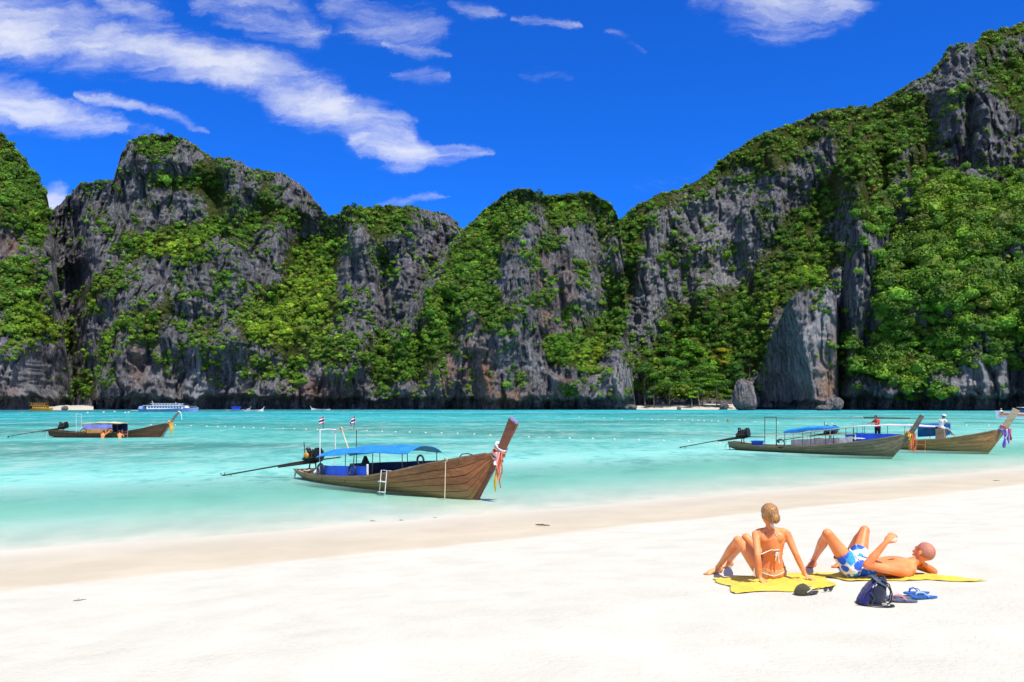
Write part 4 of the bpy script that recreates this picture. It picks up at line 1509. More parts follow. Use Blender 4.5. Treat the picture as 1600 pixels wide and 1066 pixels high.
C_.canopy(2.3, 1.42, 7.3, 1.52, .75, 'tarp_pink', .04, 4, 'dark_iron', th=.05)
C_.panel(2.5, 5.4, (1.0, 1.0), -1, 'tarp_deep', .1)
C_.panel(5.9, 7.9, (1.66, 1.72), 1, 'tarp_light', .12, .2)
C_.ladder(6.6, -1, .75, -.1, .5, 'rib_orange', 2)
for k, (px, y) in enumerate(((1333, -.45), (1348, .45))):
    MB().tube([C_.at(px, 690, y), C_.at(px, 651, y)], .016, 8).build('frame_post', M['grey_board'], C_.o)
MB().tube([C_.at(1333, 651, -.45), C_.at(1348, 651, .45)], .016, 8).build('frame_bar', M['grey_board'], C_.o)
MB().tube([C_.at(1350, 653, .4), C_.at(1422, 654, .4)], [.05, .03], 8).build('stowed_oar', M['dark_iron'], C_.o)
MB().tube([C_.at(1376, 678, -.3), C_.at(1392, 690, -.3)], .02, 6).build('strut', M['dark_iron'], C_.o)

# ---- dark boat far left
D_ = Boat('long_tail_boat', px_ground(86, 683.5), px_ground(249, 683.5), M['teak_dark'],
          'dark long tail boat with violet sides and yellow edged roof, far left',
          [(-.4, .66), (.4, .55), (1.2, .48), (3, .37), (5, .39), (6.5, .53), (8, .82), (9.2, 1.1), (10.1, 1.3)],
          [(9.2, -.12, .30, .12), (9.55, .45, .28, .12), (9.9, .95, .26, .12), (10.15, 1.32, .22, .11), (10.5, 1.8, .2, .1), (10.85, 2.25, .18, .1)],
          M['post_grey'], beam=.95, tip='rib_white', rim='teak_dark')
D_.sash(10.1, 1.3, .45, (.2, .13), ['rib_yellow', 'rib_orange', 'rib_pink'], [('rib_yellow', .15, -.16, 1.0, .14), ('rib_yellow', .25, -.1, 1.05, .12), ('rib_orange', .05, -.18, .9, .1)])
MB().tube([(10.87, 0, 2.28), (11.0, -.02, 2.2), (11.08, -.02, 1.9), (11.12, 0, 1.55)], .03, 6).build('tip_ribbon', M['rib_white'], D_.o)
D_.engine(.7, .72, D_.loc(px_ground(13, 682, .1)), D_.at(118, 665), size=1.05, muffler=False)
D_.canopy(2.7, 1.18, 6.0, 1.24, .8, 'tarp_cream', .04, 3, 'dark_iron', th=.06, edge='yellow_tank')
D_.panel(2.9, 5.4, (1.12, 1.16), -1, 'tarp_violet', .1, .36)
D_.panel(2.85, 5.45, (.74, .76), -1, 'orange_board', .07, -.1)
D_.panel(2.9, 6.0, (1.1, 1.2), 1, 'tarp_navy', .1)
D_.tyre(3.0, -.97, .55, .24)
D_.tyre(5.3, -.97, .58, .24)
for px, y in ((119, -.4), (127, .4)):
    MB().tube([D_.at(px, 676, y), D_.at(px, 647, y)], .016, 6).build('frame_post', M['white_paint'], D_.o)
MB().tube([D_.at(119, 647, -.4), D_.at(127, 647, .4)], .016, 6).build('frame_bar', M['white_paint'], D_.o)
MB().tube([(-.4, -.1, .6), (-.7, -.1, .35), (-.7, -.1, -.05)], .02, 6).build('stern_loop', M['rope_pale'], D_.o)
D_.ladder(6.55, -1, .7, -.15, .5, 'rib_pink', 2)

# plastic tubs standing in the boats
def tub(boat, p, s, mat, label):
    o = boat.o.matrix_world
    c = Matrix.Rotation(boat.ang, 3, 'Z') @ Vector(p) + boat.s
    e = empty('plastic_tub', c, boat.ang)
    tag(e, label, 'tub')
    a, b, h = s
    mb = MB()
    ring = lambda k, z: [Vector((sx_ * a / 2 * k, sy_ * b / 2 * k, z)) for sx_, sy_ in ((-1, -1), (1, -1), (1, 1), (-1, 1))]
    mb.loft([ring(.85, 0), ring(1, h), ring(.92, h), ring(.8, .03)])
    mb.build('bin', M[mat], e, bevel=.015)
    mb = MB()
    mb.loft([ring(1.07, h - .05), ring(1.07, h + .005), ring(.99, h + .005), ring(.99, h - .05)], cap=False)
    mb.build('rim', M[mat], e)


tub(B, (1.55, -.35, .22), (.6, .5, .42), 'bucket_blue', 'square blue tub standing by the frame of the weathered boat')
tub(C_, (2.0, -.45, .42), (.5, .45, .45), 'bucket_blue', 'blue tub beside the engine of the golden brown boat')

# ------------------------------------------------------------------ boats far out
def deck_windows(mb_parent, x0, x1, n, y, z, h, mat):
    for i in range(n):
        x = x0 + (x1 - x0) * (i + .5) / n
        MB().box((x, y, z), ((x1 - x0) / n * .62, .06, h)).build('window', mat, mb_parent)


M['glass_dark'] = plain('dark_glass', (.02, .03, .05), .15, 0, .3, 3, spec=.7)
M['ferry_white'] = plain('ferry_white', (.70, .74, .80), .4, 0, .12, 1)
M['ferry_blue'] = plain('ferry_blue', (.20, .32, .58), .45, 0, .25, 1)
M['tour_yellow'] = plain('tour_yellow', (.62, .34, .03), .5, 0, .25, 2)
M['red_paint'] = plain('red_paint', (.50, .06, .04), .4, 0, .2, 2)
M['orange_paint'] = plain('orange_paint', (.62, .20, .07), .4, 0, .2, 2)


def hull_shape(L, bm, h0, h1, stern_w=.85, n=16, keel=-.8):
    rg = []
    for i in range(n + 1):
        t = i / n
        x = L * t
        b = bm * (stern_w + (1 - stern_w) * min(t / .3, 1)) * (1 - max(0, (t - .55) / .45) ** 2.2 * .97)
        h = h0 + (h1 - h0) * t ** 2
        fl = .75
        rg.append([Vector((x * (1 if h else 1), -b, h)), Vector((x - .02 * L * t * t, -b * fl, 0)), Vector((x - .06 * L * t * t, -b * .25, keel * (1 - t ** 3 * .7))),
                   Vector((x - .06 * L * t * t, b * .25, keel * (1 - t ** 3 * .7))), Vector((x - .02 * L * t * t, b * fl, 0)), Vector((x, b, h))])
    return rg


p = px_ground(219, 643.2)
fe = empty('ferry', p, R(3))
fe.scale = (1, 1, .74)
tag(fe, 'white and pale blue passenger ferry moored below the left massif', 'ferry')
FL = 20.5
MB().loft(hull_shape(FL, 2.5, 1.15, 2.0)).build('hull', M['ferry_blue'], fe)
mb = MB()
mb.box((9.2, 0, 2.0), (12.6, 4.2, 1.7))
mb.build('lower_cabin', M['ferry_white'], fe, bevel=.1)
deck_windows(fe, 3.4, 15.2, 12, -2.1, 2.05, .75, M['glass_dark'])
MB().box((9.0, 0, 2.95), (14.5, 4.7, .14)).build('deck_roof', M['ferry_white'], fe)
mb = MB().box((9.6, 0, 3.35), (9.6, 3.4, .7))
mb.build('upper_cabin', M['ferry_white'], fe, bevel=.08)
deck_windows(fe, 5.2, 14.0, 9, -1.7, 3.4, .4, M['glass_dark'])
MB().box((9.4, 0, 3.85), (10.6, 3.9, .12)).build('deck_roof', M['ferry_white'], fe)
MB().loft([[Vector((15.4, -1.9, 1.2)), Vector((15.4, 1.9, 1.2)), Vector((15.4, 1.9, 2.8)), Vector((15.4, -1.9, 2.8))], [Vector((17.2, -1.2, 1.3)), Vector((17.2, 1.2, 1.3)), Vector((16.2, 1.3, 2.7)), Vector((16.2, -1.3, 2.7))]]).build('wheelhouse', M['ferry_white'], fe)
MB().tube([(4.6, 0, 3.8), (4.1, 0, 5.1)], .07, 6).build('mast', M['ferry_white'], fe)
MB().tube([(12.4, 0, 3.8), (12.4, 0, 4.6)], .06, 6).build('mast', M['ferry_white'], fe)
mb = MB()
for i in range(9):
    mb.tube([(15.5 + i * .55, -1.9 * (1 - (i / 9) ** 2), 1.9 + .02 * i), (15.5 + i * .55, -1.9 * (1 - (i / 9) ** 2), 2.5)], .03, 5)
mb.tube([(15.5 + i * .55, -1.9 * (1 - (i / 9) ** 2), 2.5) for i in range(9)], .03, 5)
mb.build('bow_rail', M['ferry_white'], fe)
MB().box((1.2, 0, 1.9), (2.6, 3.6, 1.4), None, .8).build('stern_housing', M['ferry_blue'], fe, bevel=.1)
MB().box((-1.2, 0, .55), (3.0, 3.0, .12)).build('stern_platform', M['ferry_white'], fe)

p = px_ground(48, 642.0)
yb = empty('tour_boat', p, R(8))
tag(yb, 'yellow two decked tour boat beside the small left cove', 'tour boat')
MB().loft(hull_shape(8.2, 1.7, .75, 1.3)).build('hull', M['tour_yellow'], yb)
MB().box((3.6, 0, 1.5), (5.2, 2.8, 1.1), None, .94).build('cabin', M['tour_yellow'], yb, bevel=.08)
deck_windows(yb, 1.2, 6.0, 6, -1.4, 1.55, .5, M['glass_dark'])
MB().box((3.4, 0, 2.12), (6.2, 3.2, .1)).build('upper_deck', M['tour_yellow'], yb)
for x in (.8, 2.4, 4.0, 5.6):
    for y in (-1.4, 1.4):
        MB().tube([(x, y, 2.1), (x, y, 2.95)], .05, 6).build('roof_post', M['tour_yellow'], yb)
MB().box((3.2, 0, 3.0), (5.6, 3.2, .1)).build('roof', M['tour_yellow'], yb)
MB().box((3.2, 0, 2.4), (4.2, 2.2, .5)).build('seats', M['orange_board'], yb)

# speed boat cut by the right edge of the picture
p = px_ground(1560, 654.0)
sb = empty('speed_boat', p, R(180 - 6))
sb.location = (p.x + 9.3, p.y, 0)
tag(sb, 'white speedboat with a red hull stripe at the right edge', 'speedboat')
MB().loft(hull_shape(9.4, 1.3, .95, 1.55, keel=-.4)).build('hull', M['ferry_white'], sb)
for y in (-1, 1):
    rg = []
    for i in range(12):
        t = i / 11 * .93
        b = 1.3 * (.85 + .15 * min(t / .3, 1)) * (1 - max(0, (t - .55) / .45) ** 2.2 * .97)
        h = .95 + .6 * t * t
        rg.append([Vector((9.4 * t, y * (b * .88 + .03), h * .45)), Vector((9.4 * t, y * (b * .96 + .03), h * .78)), Vector((9.4 * t, y * (b * .96 - .03), h * .78)), Vector((9.4 * t, y * (b * .88 - .03), h * .45))])
    MB().loft(rg).build('hull_stripe', M['orange_paint'], sb)
MB().loft([[Vector((3.2, -1.0, 1.0)), Vector((3.2, 1.0, 1.0)), Vector((3.2, 1.0, 1.9)), Vector((3.2, -1.0, 1.9))], [Vector((6.2, -.8, 1.2)), Vector((6.2, .8, 1.2)), Vector((4.6, .8, 1.95)), Vector((4.6, -.8, 1.95))]]).build('windscreen', M['glass_dark'], sb)
MB().box((2.6, 0, 2.15), (4.6, 2.2, .1)).build('roof', M['ferry_white'], sb, bevel=.03)
for x in (.7, 4.2):
    for y in (-.95, .95):
        MB().tube([(x, y, .9), (x, y, 2.1)], .04, 6).build('roof_post', M['white_paint'], sb)


def small_boat(px, py, L, ang, label, canopy=None, hullm='grey_board'):
    p = px_ground(px, py)
    e = empty('small_boat', p, ang)
    tag(e, label, 'boat', 'small boats along the far shore')
    rg = []
    for i in range(13):
        t = i / 12
        x = L * (t - .5)
        b = .75 * math.sin(math.pi * min(max(.12 + .85 * t, 0), 1)) + .05
        h = .4 + .7 * max(0, (t - .55) / .45) ** 2 + .12 * (1 - t)
        rg.append([Vector((x, -b, h)), Vector((x, -b * .6, -.1)), Vector((x, b * .6, -.1)), Vector((x, b, h)), Vector((x, b * .85, h)), Vector((x, 0, .1)), Vector((x, -b * .85, h))])
    MB().loft(rg).build('hull', M[hullm], e)
    MB().tube([(L * .49, 0, .95), (L * .52, 0, 1.35), (L * .55, 0, 1.7)], .09, 6).build('prow_post', M[hullm], e)
    MB().box((-L * .46, 0, .8), (.6, .4, .5)).build('engine', M['black_metal'], e, bevel=.03)
    if canopy:
        rg = []
        for i in range(7):
            x = L * (-.28 + .42 * i / 6)
            rg.append([Vector((x, -.75, 1.35)), Vector((x, 0, 1.6)), Vector((x, .75, 1.35)), Vector((x, 0, 1.54))])
        MB().loft(rg).build('canopy', M[canopy], e)
        for x in (-.25, .1):
            for y in (-.7, .7):
                MB().tube([(L * x, y, .4), (L * x, y, 1.36)], .03, 5).build('canopy_post', M['dark_iron'], e)
        MB().box((-L * .08, 0, .75), (L * .34, 1.3, .5)).build('side_panel', M[canopy], e)


small_boat(372, 642.2, 9.0, R(4), 'small boat with a deep blue canopy by the far left shore', 'tarp_deep')
small_boat(397, 643.0, 6.5, R(8), 'small white open boat just right of the blue canopied one', None, 'white_paint')
small_boat(501, 641.2, 8.0, R(178), 'long pale open boat under the dark cave near the centre left', None, 'white_paint')

# ------------------------------------------------------------------ people
def gb(x, y):
    return float(beach_bump(np.array([x]), np.array([y]))[0])


def ground_hit(px, py, lift=0.0):
    """the point of the beach seen at a pixel"""
    r = Vector(((px - 800) / F, 1, (HOR - py) / F))
    lo, hi = 2.0, 60.0
    for _ in range(34):
        d = (lo + hi) / 2
        p = Vector((0, 0, EYE)) + r * d
        if p.z > ground_z(p.x, p.y) + gb(p.x, p.y):
            lo = d
        else:
            hi = d
    p = Vector((0, 0, EYE)) + r * lo
    return p + Vector((0, 0, lift))


def skin_mat(name, c, c2):
    m, nt, b, o = new_mat(name)
    pos = nt.n('ShaderNodeNewGeometry').outputs['Position']
    n1 = nt.noise(pos, 5, 5, .62)
    n2 = nt.noise(pos, 45, 3, .6)
    sc = nt.mix(nt.rng(n1, .38, .62), c, c2)
    nt._in(b.inputs['Base Color'], nt.mix(nt.rng(n2, .5, .72, 0, .3), sc, tuple(q * .72 for q in c2)))
    b.inputs['Roughness'].default_value = .48
    b.inputs['Specular IOR Level'].default_value = .4
    b.inputs['Subsurface Weight'].default_value = .12
    b.inputs['Subsurface Radius'].default_value = (.02, .008, .004)
    nt._in(b.inputs['Normal'], nt.bump(nt.noise(pos, 140, 3, .6), .12, .003))
    return m


M['skin_f'] = skin_mat('skin_sunburnt', (.82, .315, .115), (.80, .215, .06))  # sunburnt orange, the skin's own colour
M['skin_m'] = skin_mat('skin_tanned', (.80, .285, .10), (.78, .20, .055))
M['skin_d'] = skin_mat('skin_brown', (.22, .10, .05), (.18, .08, .04))


def hair_mat(name, c, c2, sc=(85, 85, 16)):
    m, nt, b, o = new_mat(name)
    tc = nt.n('ShaderNodeTexCoord').outputs['Object']
    n1 = nt.noise(nt.mapping(tc, sc), 1.0, 4, .6, .6)
    nt._in(b.inputs['Base Color'], nt.mix(nt.rng(n1, .35, .65), c, c2))
    b.inputs['Roughness'].default_value = .5
    nt._in(b.inputs['Normal'], nt.bump(n1, .8, .01))
    return m


M['hair_blond'] = hair_mat('hair_dark_blond', (.50, .26, .075), (.20, .08, .024))
M['hair_buzz'] = hair_mat('hair_cropped', (.52, .20, .12), (.38, .14, .085), (90, 90, 90))
M['hair_black'] = hair_mat('hair_black', (.015, .012, .01), (.03, .02, .015))
M['eye_white'] = plain('eye_white', (.7, .68, .64), .3, 0, .05)
M['eye_dark'] = plain('eye_dark', (.03, .02, .015), .2, 0, .1)
M['lip'] = plain('lip', (.42, .12, .09), .5, 0, .1)


def torso(mb, rings, lat):
    """rings: (centre, half width, half depth); lat: sideways axis"""
    rg = []
    for i, (c, w_, d_) in enumerate(rings):
        a = Vector(rings[max(i - 1, 0)][0]); b = Vector(rings[min(i + 1, len(rings) - 1)][0])
        t = (b - a).normalized()
        x = (Vector(lat) - t * Vector(lat).dot(t)).normalized()
        y = t.cross(x)
        rg.append([Vector(c) + x * math.cos(2 * math.pi * k / 20) * w_ + y * math.sin(2 * math.pi * k / 20) * d_ for k in range(20)])
    mb.loft(rg)


def limb(mb, pts):
    """pts: list of (point, radius): overlapping capsules with a muscle swell left to the radii"""
    for (a, ra), (b, rb) in zip(pts[:-1], pts[1:]):
        mb.capsule(a, b, ra, rb, 14, 4)


def hand(mb, wrist, d, nrm, s=1.0, curl=.35, thumb=1, spread=.12):
    """palm, four bent fingers and a thumb leaving the side of the palm; d along the hand, nrm out of the back of it"""
    d = Vector(d).normalized()
    nrm = (Vector(nrm) - d * Vector(nrm).dot(d)).normalized()
    side = d.cross(nrm) * thumb
    c = Vector(wrist) + d * .048 * s
    mb.ell(c, [d * .052 * s, side * .041 * s, nrm * .0165 * s], 14, 9)
    mb.capsule(Vector(wrist) - d * .01, c, .024 * s, .02 * s, 10, 3)
    for k, (o, ln) in enumerate(((.03, .036), (.01, .041), (-.011, .038), (-.03, .03))):
        fd = (d + side * (spread * (1.5 - k) * .6)).normalized()
        base_ = c + d * .038 * s + side * o * s
        p = base_
        ang = curl * .5
        for j, q in enumerate((1.0, .72, .56)):
            dr = (fd * math.cos(ang) - nrm * math.sin(ang)).normalized()
            e = p + dr * ln * q * s
            mb.capsule(p, e, (.0098 - .0012 * j) * s, (.0088 - .0014 * j) * s, 8, 3)
            p = e
            ang += curl
    tb = c - d * .022 * s + side * .034 * s
    t1 = tb + (d * .6 + side * .75 - nrm * .15).normalized() * .036 * s
    t2 = t1 + (d * .9 + side * .3 - nrm * .3).normalized() * .03 * s
    mb.capsule(c - d * .03 * s + side * .015 * s, tb, .015 * s, .0135 * s, 8, 3)
    mb.capsule(tb, t1, .0135 * s, .0115 * s, 8, 3)
    mb.capsule(t1, t2, .0112 * s, .0085 * s, 8, 3)


def foot(mb, ankle, toe, up=(0, 0, 1), s=1.0):
    a = Vector(ankle); t = Vector(toe)
    d = (t - a)
    d = Vector((d.x, d.y, d.z * 1.0)).normalized()
    u = Vector(up); u = (u - d * u.dot(d)).normalized()
    sd = d.cross(u)
    heel = a - d * .035 * s - u * .045 * s
    ball = heel + d * .185 * s + u * .0
    mb.capsule(heel, a, .032 * s, .036 * s, 12, 4)
    mb.ell(heel + d * .1 * s + u * .012 * s, [d * .12 * s, sd * .04 * s, u * .034 * s])
    mb.ell(ball, [d * .05 * s, sd * .046 * s, u * .022 * s])
    for k in range(5):
        b = ball + d * (.03 - .005 * abs(k - .5)) * s + sd * (.034 - .017 * k) * s
        mb.capsule(b, b + d * (.026 - .003 * k) * s, .0135 * s * (1.15 if k == 0 else .85), .011 * s * (1.15 if k == 0 else .8), 8, 3)


def head_shape(mb, c, face, up, s=1.0):
    """cranium, jaw, nose, brow, lips and ears; returns the frame"""
    f = Vector(face).normalized()
    u = Vector(up); u = (u - f * u.dot(f)).normalized()
    r = f.cross(u)
    c = Vector(c)
    mb.ell(c + u * .022 * s - f * .012 * s, [f * .098 * s, r * .077 * s, u * .092 * s], 18, 12)
    mb.ell(c - u * .045 * s + f * .018 * s, [f * .070 * s, r * .056 * s, u * .068 * s], 16, 10)
    mb.ell(c - u * .088 * s + f * .05 * s, [f * .03 * s, r * .03 * s, u * .024 * s])
    mb.capsule(c + u * .008 * s + f * .083 * s, c - u * .03 * s + f * .104 * s, .010 * s, .0155 * s, 8, 3)
    mb.capsule(c + u * .024 * s + f * .076 * s - r * .035 * s, c + u * .024 * s + f * .076 * s + r * .035 * s, .013 * s, .013 * s, 8, 3)
    for sgn in (-1, 1):
        mb.ell(c - u * .012 * s - f * .012 * s + r * sgn * .08 * s, [f * .02 * s, r * .010 * s, u * .033 * s], 10, 7)
        mb.ell(c - u * .022 * s + f * .058 * s + r * sgn * .034 * s, [f * .025 * s, r * .02 * s, u * .02 * s], 10, 7)
    return c, f, u, r


def flesh(mb, name, mat, parent, voxel=.0095, smooth=4):
    """one continuous skin over the collected shapes"""
    me = mb.mesh(name, mat)
    ob = bpy.data.objects.new(name, me)
    COL.objects.link(ob)
    md = ob.modifiers.new('remesh', 'REMESH')
    md.mode = 'VOXEL'; md.voxel_size = voxel
    sm = ob.modifiers.new('smooth', 'SMOOTH')
    sm.factor = .5; sm.iterations = smooth
    dg = bpy.context.evaluated_depsgraph_get()
    dg.update()
    me2 = bpy.data.meshes.new_from_object(ob.evaluated_get(dg))
    me2.name = name
    ob.modifiers.clear()
    ob.data = me2
    if not me2.materials:
        me2.materials.append(mat)
    me2.polygons.foreach_set('use_smooth', [True] * len(me2.polygons))
    ob.parent = parent
    if parent is not None:
        ob.matrix_parent_inverse = parent.matrix_world.inverted()
    return ob


def shell(body, pred, off, name, mat, parent, wobble=0.0, thick=.004):
    """cloth or hair lying over a region of a body"""
    me = body.data
    bm = bmesh.new()
    bm.from_mesh(me)
    kill = [f for f in bm.faces if not pred(f.calc_center_median())]
    bmesh.ops.delete(bm, geom=kill, context='FACES')
    bm.normal_update()
    for v in bm.verts:
        n = float(perlin(v.co.x * 22, v.co.y * 22, v.co.z * 22)) if wobble else 0.0
        v.co += v.normal * (off + wobble * n)
    m2 = bpy.data.meshes.new(name)
    bm.to_mesh(m2)
    bm.free()
    m2.materials.clear()
    m2.materials.append(mat)
    if len(m2.polygons):
        m2.polygons.foreach_set('use_smooth', [True] * len(m2.polygons))
    o = link(name, m2, None, None)
    o.parent = parent
    if parent is not None:
        o.matrix_parent_inverse = parent.matrix_world.inverted()
    if thick:
        md = o.modifiers.new('thick', 'SOLIDIFY')
        md.thickness = thick; md.offset = 1
    return o


def attach(o, parent):
    o.parent = parent
    o.matrix_parent_inverse = parent.matrix_world.inverted()
    return o


def face_details(fr, parent, s=1.0):
    c, f, u, r = fr
    for sgn in (-1, 1):
        e = c + u * .004 * s + f * .079 * s + r * sgn * .033 * s
        attach(MB().ell(e, [f * .012 * s, r * .015 * s, u * .009 * s], 10, 7).build('eye', M['eye_white'], None), parent)
        attach(MB().ell(e + f * .008 * s, [f * .006 * s, r * .006 * s, u * .006 * s], 8, 6).build('pupil', M['eye_dark'], None), parent)
        attach(MB().capsule(e + u * .02 * s - r * .016 * s, e + u * .02 * s + r * .016 * s, .004 * s, .004 * s, 6, 2).build('eyebrow', M['hair_black'], None), parent)
    m = c - u * .058 * s + f * .086 * s
    attach(MB().capsule(m - r * .02 * s, m + r * .02 * s, .007 * s, .007 * s, 8, 3).build('mouth', M['lip'], None), parent)


# ---- the woman sitting on the left towel, seen from behind
GW = ground_hit(1205, 905)
dw = GW.y
wo = empty('person', GW)
tag(wo, 'person in white string bikini with hair in a bun, sitting on yellow towel', 'person')
bpy.context.view_layer.update()
J = lambda px, py, dy=0.0: W(px, py, dw + dy)
mb = MB()
lat = (J(1229, 833, -.10) - J(1183, 833, -.12)).normalized()
torso(mb, [(J(1205, 904, .04), .06, .05), (J(1205, 900, .03), .145, .105), (J(1205, 893, .0), .165, .115), (J(1206, 884, -.02), .148, .10), (J(1207, 872, -.05), .108, .082), (J(1207, 860, -.08), .118, .085),
           (J(1207, 848, -.10), .142, .092), (J(1206, 838, -.12), .150, .088), (J(1205, 831, -.13), .12, .07), (J(1204, 826, -.14), .06, .05)], lat)
# shoulder blades, shoulders, neck
for a in ((1194, 840), (1219, 840)):
    mb.ell(J(a[0], a[1], -.19), (.045, .02, .05))
mb.capsule(J(1204, 829, -.13), J(1202, 815, -.15), .047, .043)
for sx_ in (1186, 1226):
    mb.capsule(J(1204, 828, -.13), J(sx_, 832, -.12), .04, .045)
lh = ground_hit(1189, 913, .02); rh = ground_hit(1268, 908, .02)
ls = J(1181, 835, -.12); rs_ = J(1230, 835, -.12)
le = J(1184, 869, (lh.y - dw) * .55 - .1); re = J(1244, 867, (rh.y - dw) * .4 - .08)
lw_ = lh + Vector((-.005, .02, .045)); rw = rh + Vector((-.055, .045, .04))
limb(mb, [(ls, .046), (ls.lerp(le, .45), .041), (le, .034), (le.lerp(lw_, .3), .035), (lw_, .023)])
limb(mb, [(rs_, .046), (rs_.lerp(re, .45), .041), (re, .034), (re.lerp(rw, .3), .035), (rw, .023)])
hand(mb, lw_, lh + Vector((.03, -.06, -.005)) - lw_, (0, 0, 1), .92, .12, -1)
hand(mb, rw, rh + Vector((.03, -.03, -.01)) - rw, (0, 0, 1), .92, .12, 1)
# legs
hl = J(1192, 894, .03); hr = J(1215, 894, .06)
kl = J(1153, 844, .10); kr = J(1166, 840, .26)
al = ground_hit(1122, 896, .075); ar = ground_hit(1140, 886, .075)
limb(mb, [(hl, .095), (hl.lerp(kl, .35), .082), (hl.lerp(kl, .8), .058), (kl, .052), (kl.lerp(al, .12), .048), (kl.lerp(al, .32), .054), (kl.lerp(al, .7), .036), (al, .03)])
limb(mb, [(hr, .095), (hr.lerp(kr, .35), .082), (hr.lerp(kr, .8), .058), (kr, .052), (kr.lerp(ar, .12), .048), (kr.lerp(ar, .32), .054), (kr.lerp(ar, .7), .036), (ar, .03)])
foot(mb, al, ground_hit(1100, 899, .05), s=.95)
foot(mb, ar, ground_hit(1122, 888, .05), s=.95)
hc = J(1201.5, 803.5, -.16)
fr = head_shape(mb, hc, (-.35, .93, .02), (0, .02, 1), .98)
wb = flesh(mb, 'body', M['skin_f'], wo)
face_details(fr, wb, .98)
c_, f_, u_, r_ = fr
hair = shell(wb, lambda p: (p - c_).dot(u_) > -.075 - .9 * min(0, (p - c_).dot(f_)) * 0 and (p - c_).length < .14 and ((p - c_).dot(f_) < .02 + .55 * ((p - c_).dot(u_) - .02)) and (p - c_).dot(u_) > -.07, .012, 'hair', M['hair_blond'], wo, .004)
mb = MB()
bc = c_ - f_ * .118 - u_ * .03
mb.ell(bc, [f_ * .036, r_ * .05, u_ * .05], 16, 10)
for k in range(5):
    a = k * 1.25
    mb.torus(bc - f_ * .006 * k, r_ * math.cos(a * .2) + u_ * math.sin(a * .2), u_ * math.cos(a * .2) - r_ * math.sin(a * .2), .050 - .010 * k, .0115, 18, 6)
attach(mb.build('bun', M['hair_blond'], None), hair)
mb = MB()
for k in range(3):
    mb.ell(c_ - f_ * .06 - u_ * (.105 + .012 * k) + r_ * (.01 * k - .012), [f_ * .02, r_ * .014, u_ * .016], 8, 6)
attach(mb.build('hair_tie', M['rib_white'], None), hair)


def on_skin(body, p, n, off=.004):
    """slide a point to the skin nearest to it on the side n"""
    q = Vector(p) + Vector(n) * .1
    ok, loc, nr, i = body.closest_point_on_mesh(q)
    return loc + nr * off


def strap(body, pts, n, r, name, mat, parent, off=.003, flat=None):
    q = []
    for a, b in zip(pts[:-1], pts[1:]):
        for k in range(8):
            q.append(on_skin(body, Vector(a).lerp(Vector(b), k / 8), n, off))
    q.append(on_skin(body, pts[-1], n, off))
    return attach(MB().tube(q, r, 6, True, flat).build(name, mat, None), parent)


bw = wb
tow = Vector((0, -1, .15)).normalized()
M['bikini'] = plain('bikini_cloth', (.72, .66, .55), .7, 0, .25, 30, .2)
top = strap(bw, [J(1193, 866, -.16), J(1206, 866.5, -.18), J(1222, 864.5, -.16)], tow, .006, 'bikini_top', M['bikini'], wo)
# band round the front with its two cups
ring = []
for k in range(15):
    a = math.pi * k / 14
    d_ = lat * math.cos(a) + Vector((0, 1, 0)) * math.sin(a)
    ring.append(on_skin(bw, J(1207, 865, -.085), d_, .004))
attach(MB().tube(ring, .006, 6).build('band', M['bikini'], None), top)
for s_ in (-1, 1):
    p_ = on_skin(bw, J(1206, 851, -.1) + lat * .065 * s_, (0, 1, 0), .0)
    attach(MB().ell(p_, (.062, .035, .058), 14, 9).build('cup', M['bikini'], None), top)
kn = on_skin(bw, J(1212, 867, -.1), tow, .008)
mb = MB()
mb.ell(kn, (.02, .012, .018), 8, 6)
for s_, dz in ((-1, -.08), (1, -.105)):
    mb.tube([kn, kn + Vector((.014 * s_, -.012, -.03)), kn + Vector((.02 * s_, -.006, dz))], .0065, 6)
    mb.tube([kn, kn + Vector((.022 * s_, -.014, .012)), kn + Vector((.026 * s_, -.012, -.016)), kn], .006, 6)
attach(mb.build('bow_knot', M['bikini'], None), top)
strap(bw, [J(1207, 830, -.12), J(1210, 838, -.12)], tow, .005, 'neck_string', M['bikini'], wo)
M['bikini_orange'] = plain('bikini_orange', (.62, .20, .05), .7, 0, .35, 14, .2, col2=(.70, .42, .2))
zc = J(1205, 897, 0)
bot = shell(bw, lambda p: (p - zc).length < .215 and p.z < GW.z + .125 + .12 * abs((p - zc).dot(lat)) and abs((p - zc).dot(lat)) < .18 and (p - zc).dot(Vector((-.8, .6, 0))) < .13, .004, 'bikini_bottom', M['bikini_orange'], wo, 0, .003)
strap(bw, [J(1186, 895, 0), J(1205, 899, 0), J(1225, 893, 0)], tow, .006, 'waist_string', M['bikini'], wo, .006)
for px in (1183, 1226):
    k0 = on_skin(bw, J(px if px < 1200 else 1222, 892, -.02), (Vector((-1, -.6, 0)) if px < 1200 else Vector((1, -.6, 0))).normalized(), .006)
    mb = MB()
    mb.ell(k0, (.014, .01, .012), 8, 6)
    mb.tube([k0, k0 + Vector((0, -.012, -.05)), k0 + Vector((.006, -.01, -.09))], .005, 5)
    mb.tube([k0, k0 + Vector((-.012, -.012, -.04)), k0 + Vector((-.014, -.01, -.075))], .005, 5)
    attach(mb.build('side_bow', M['bikini'], None), bot)

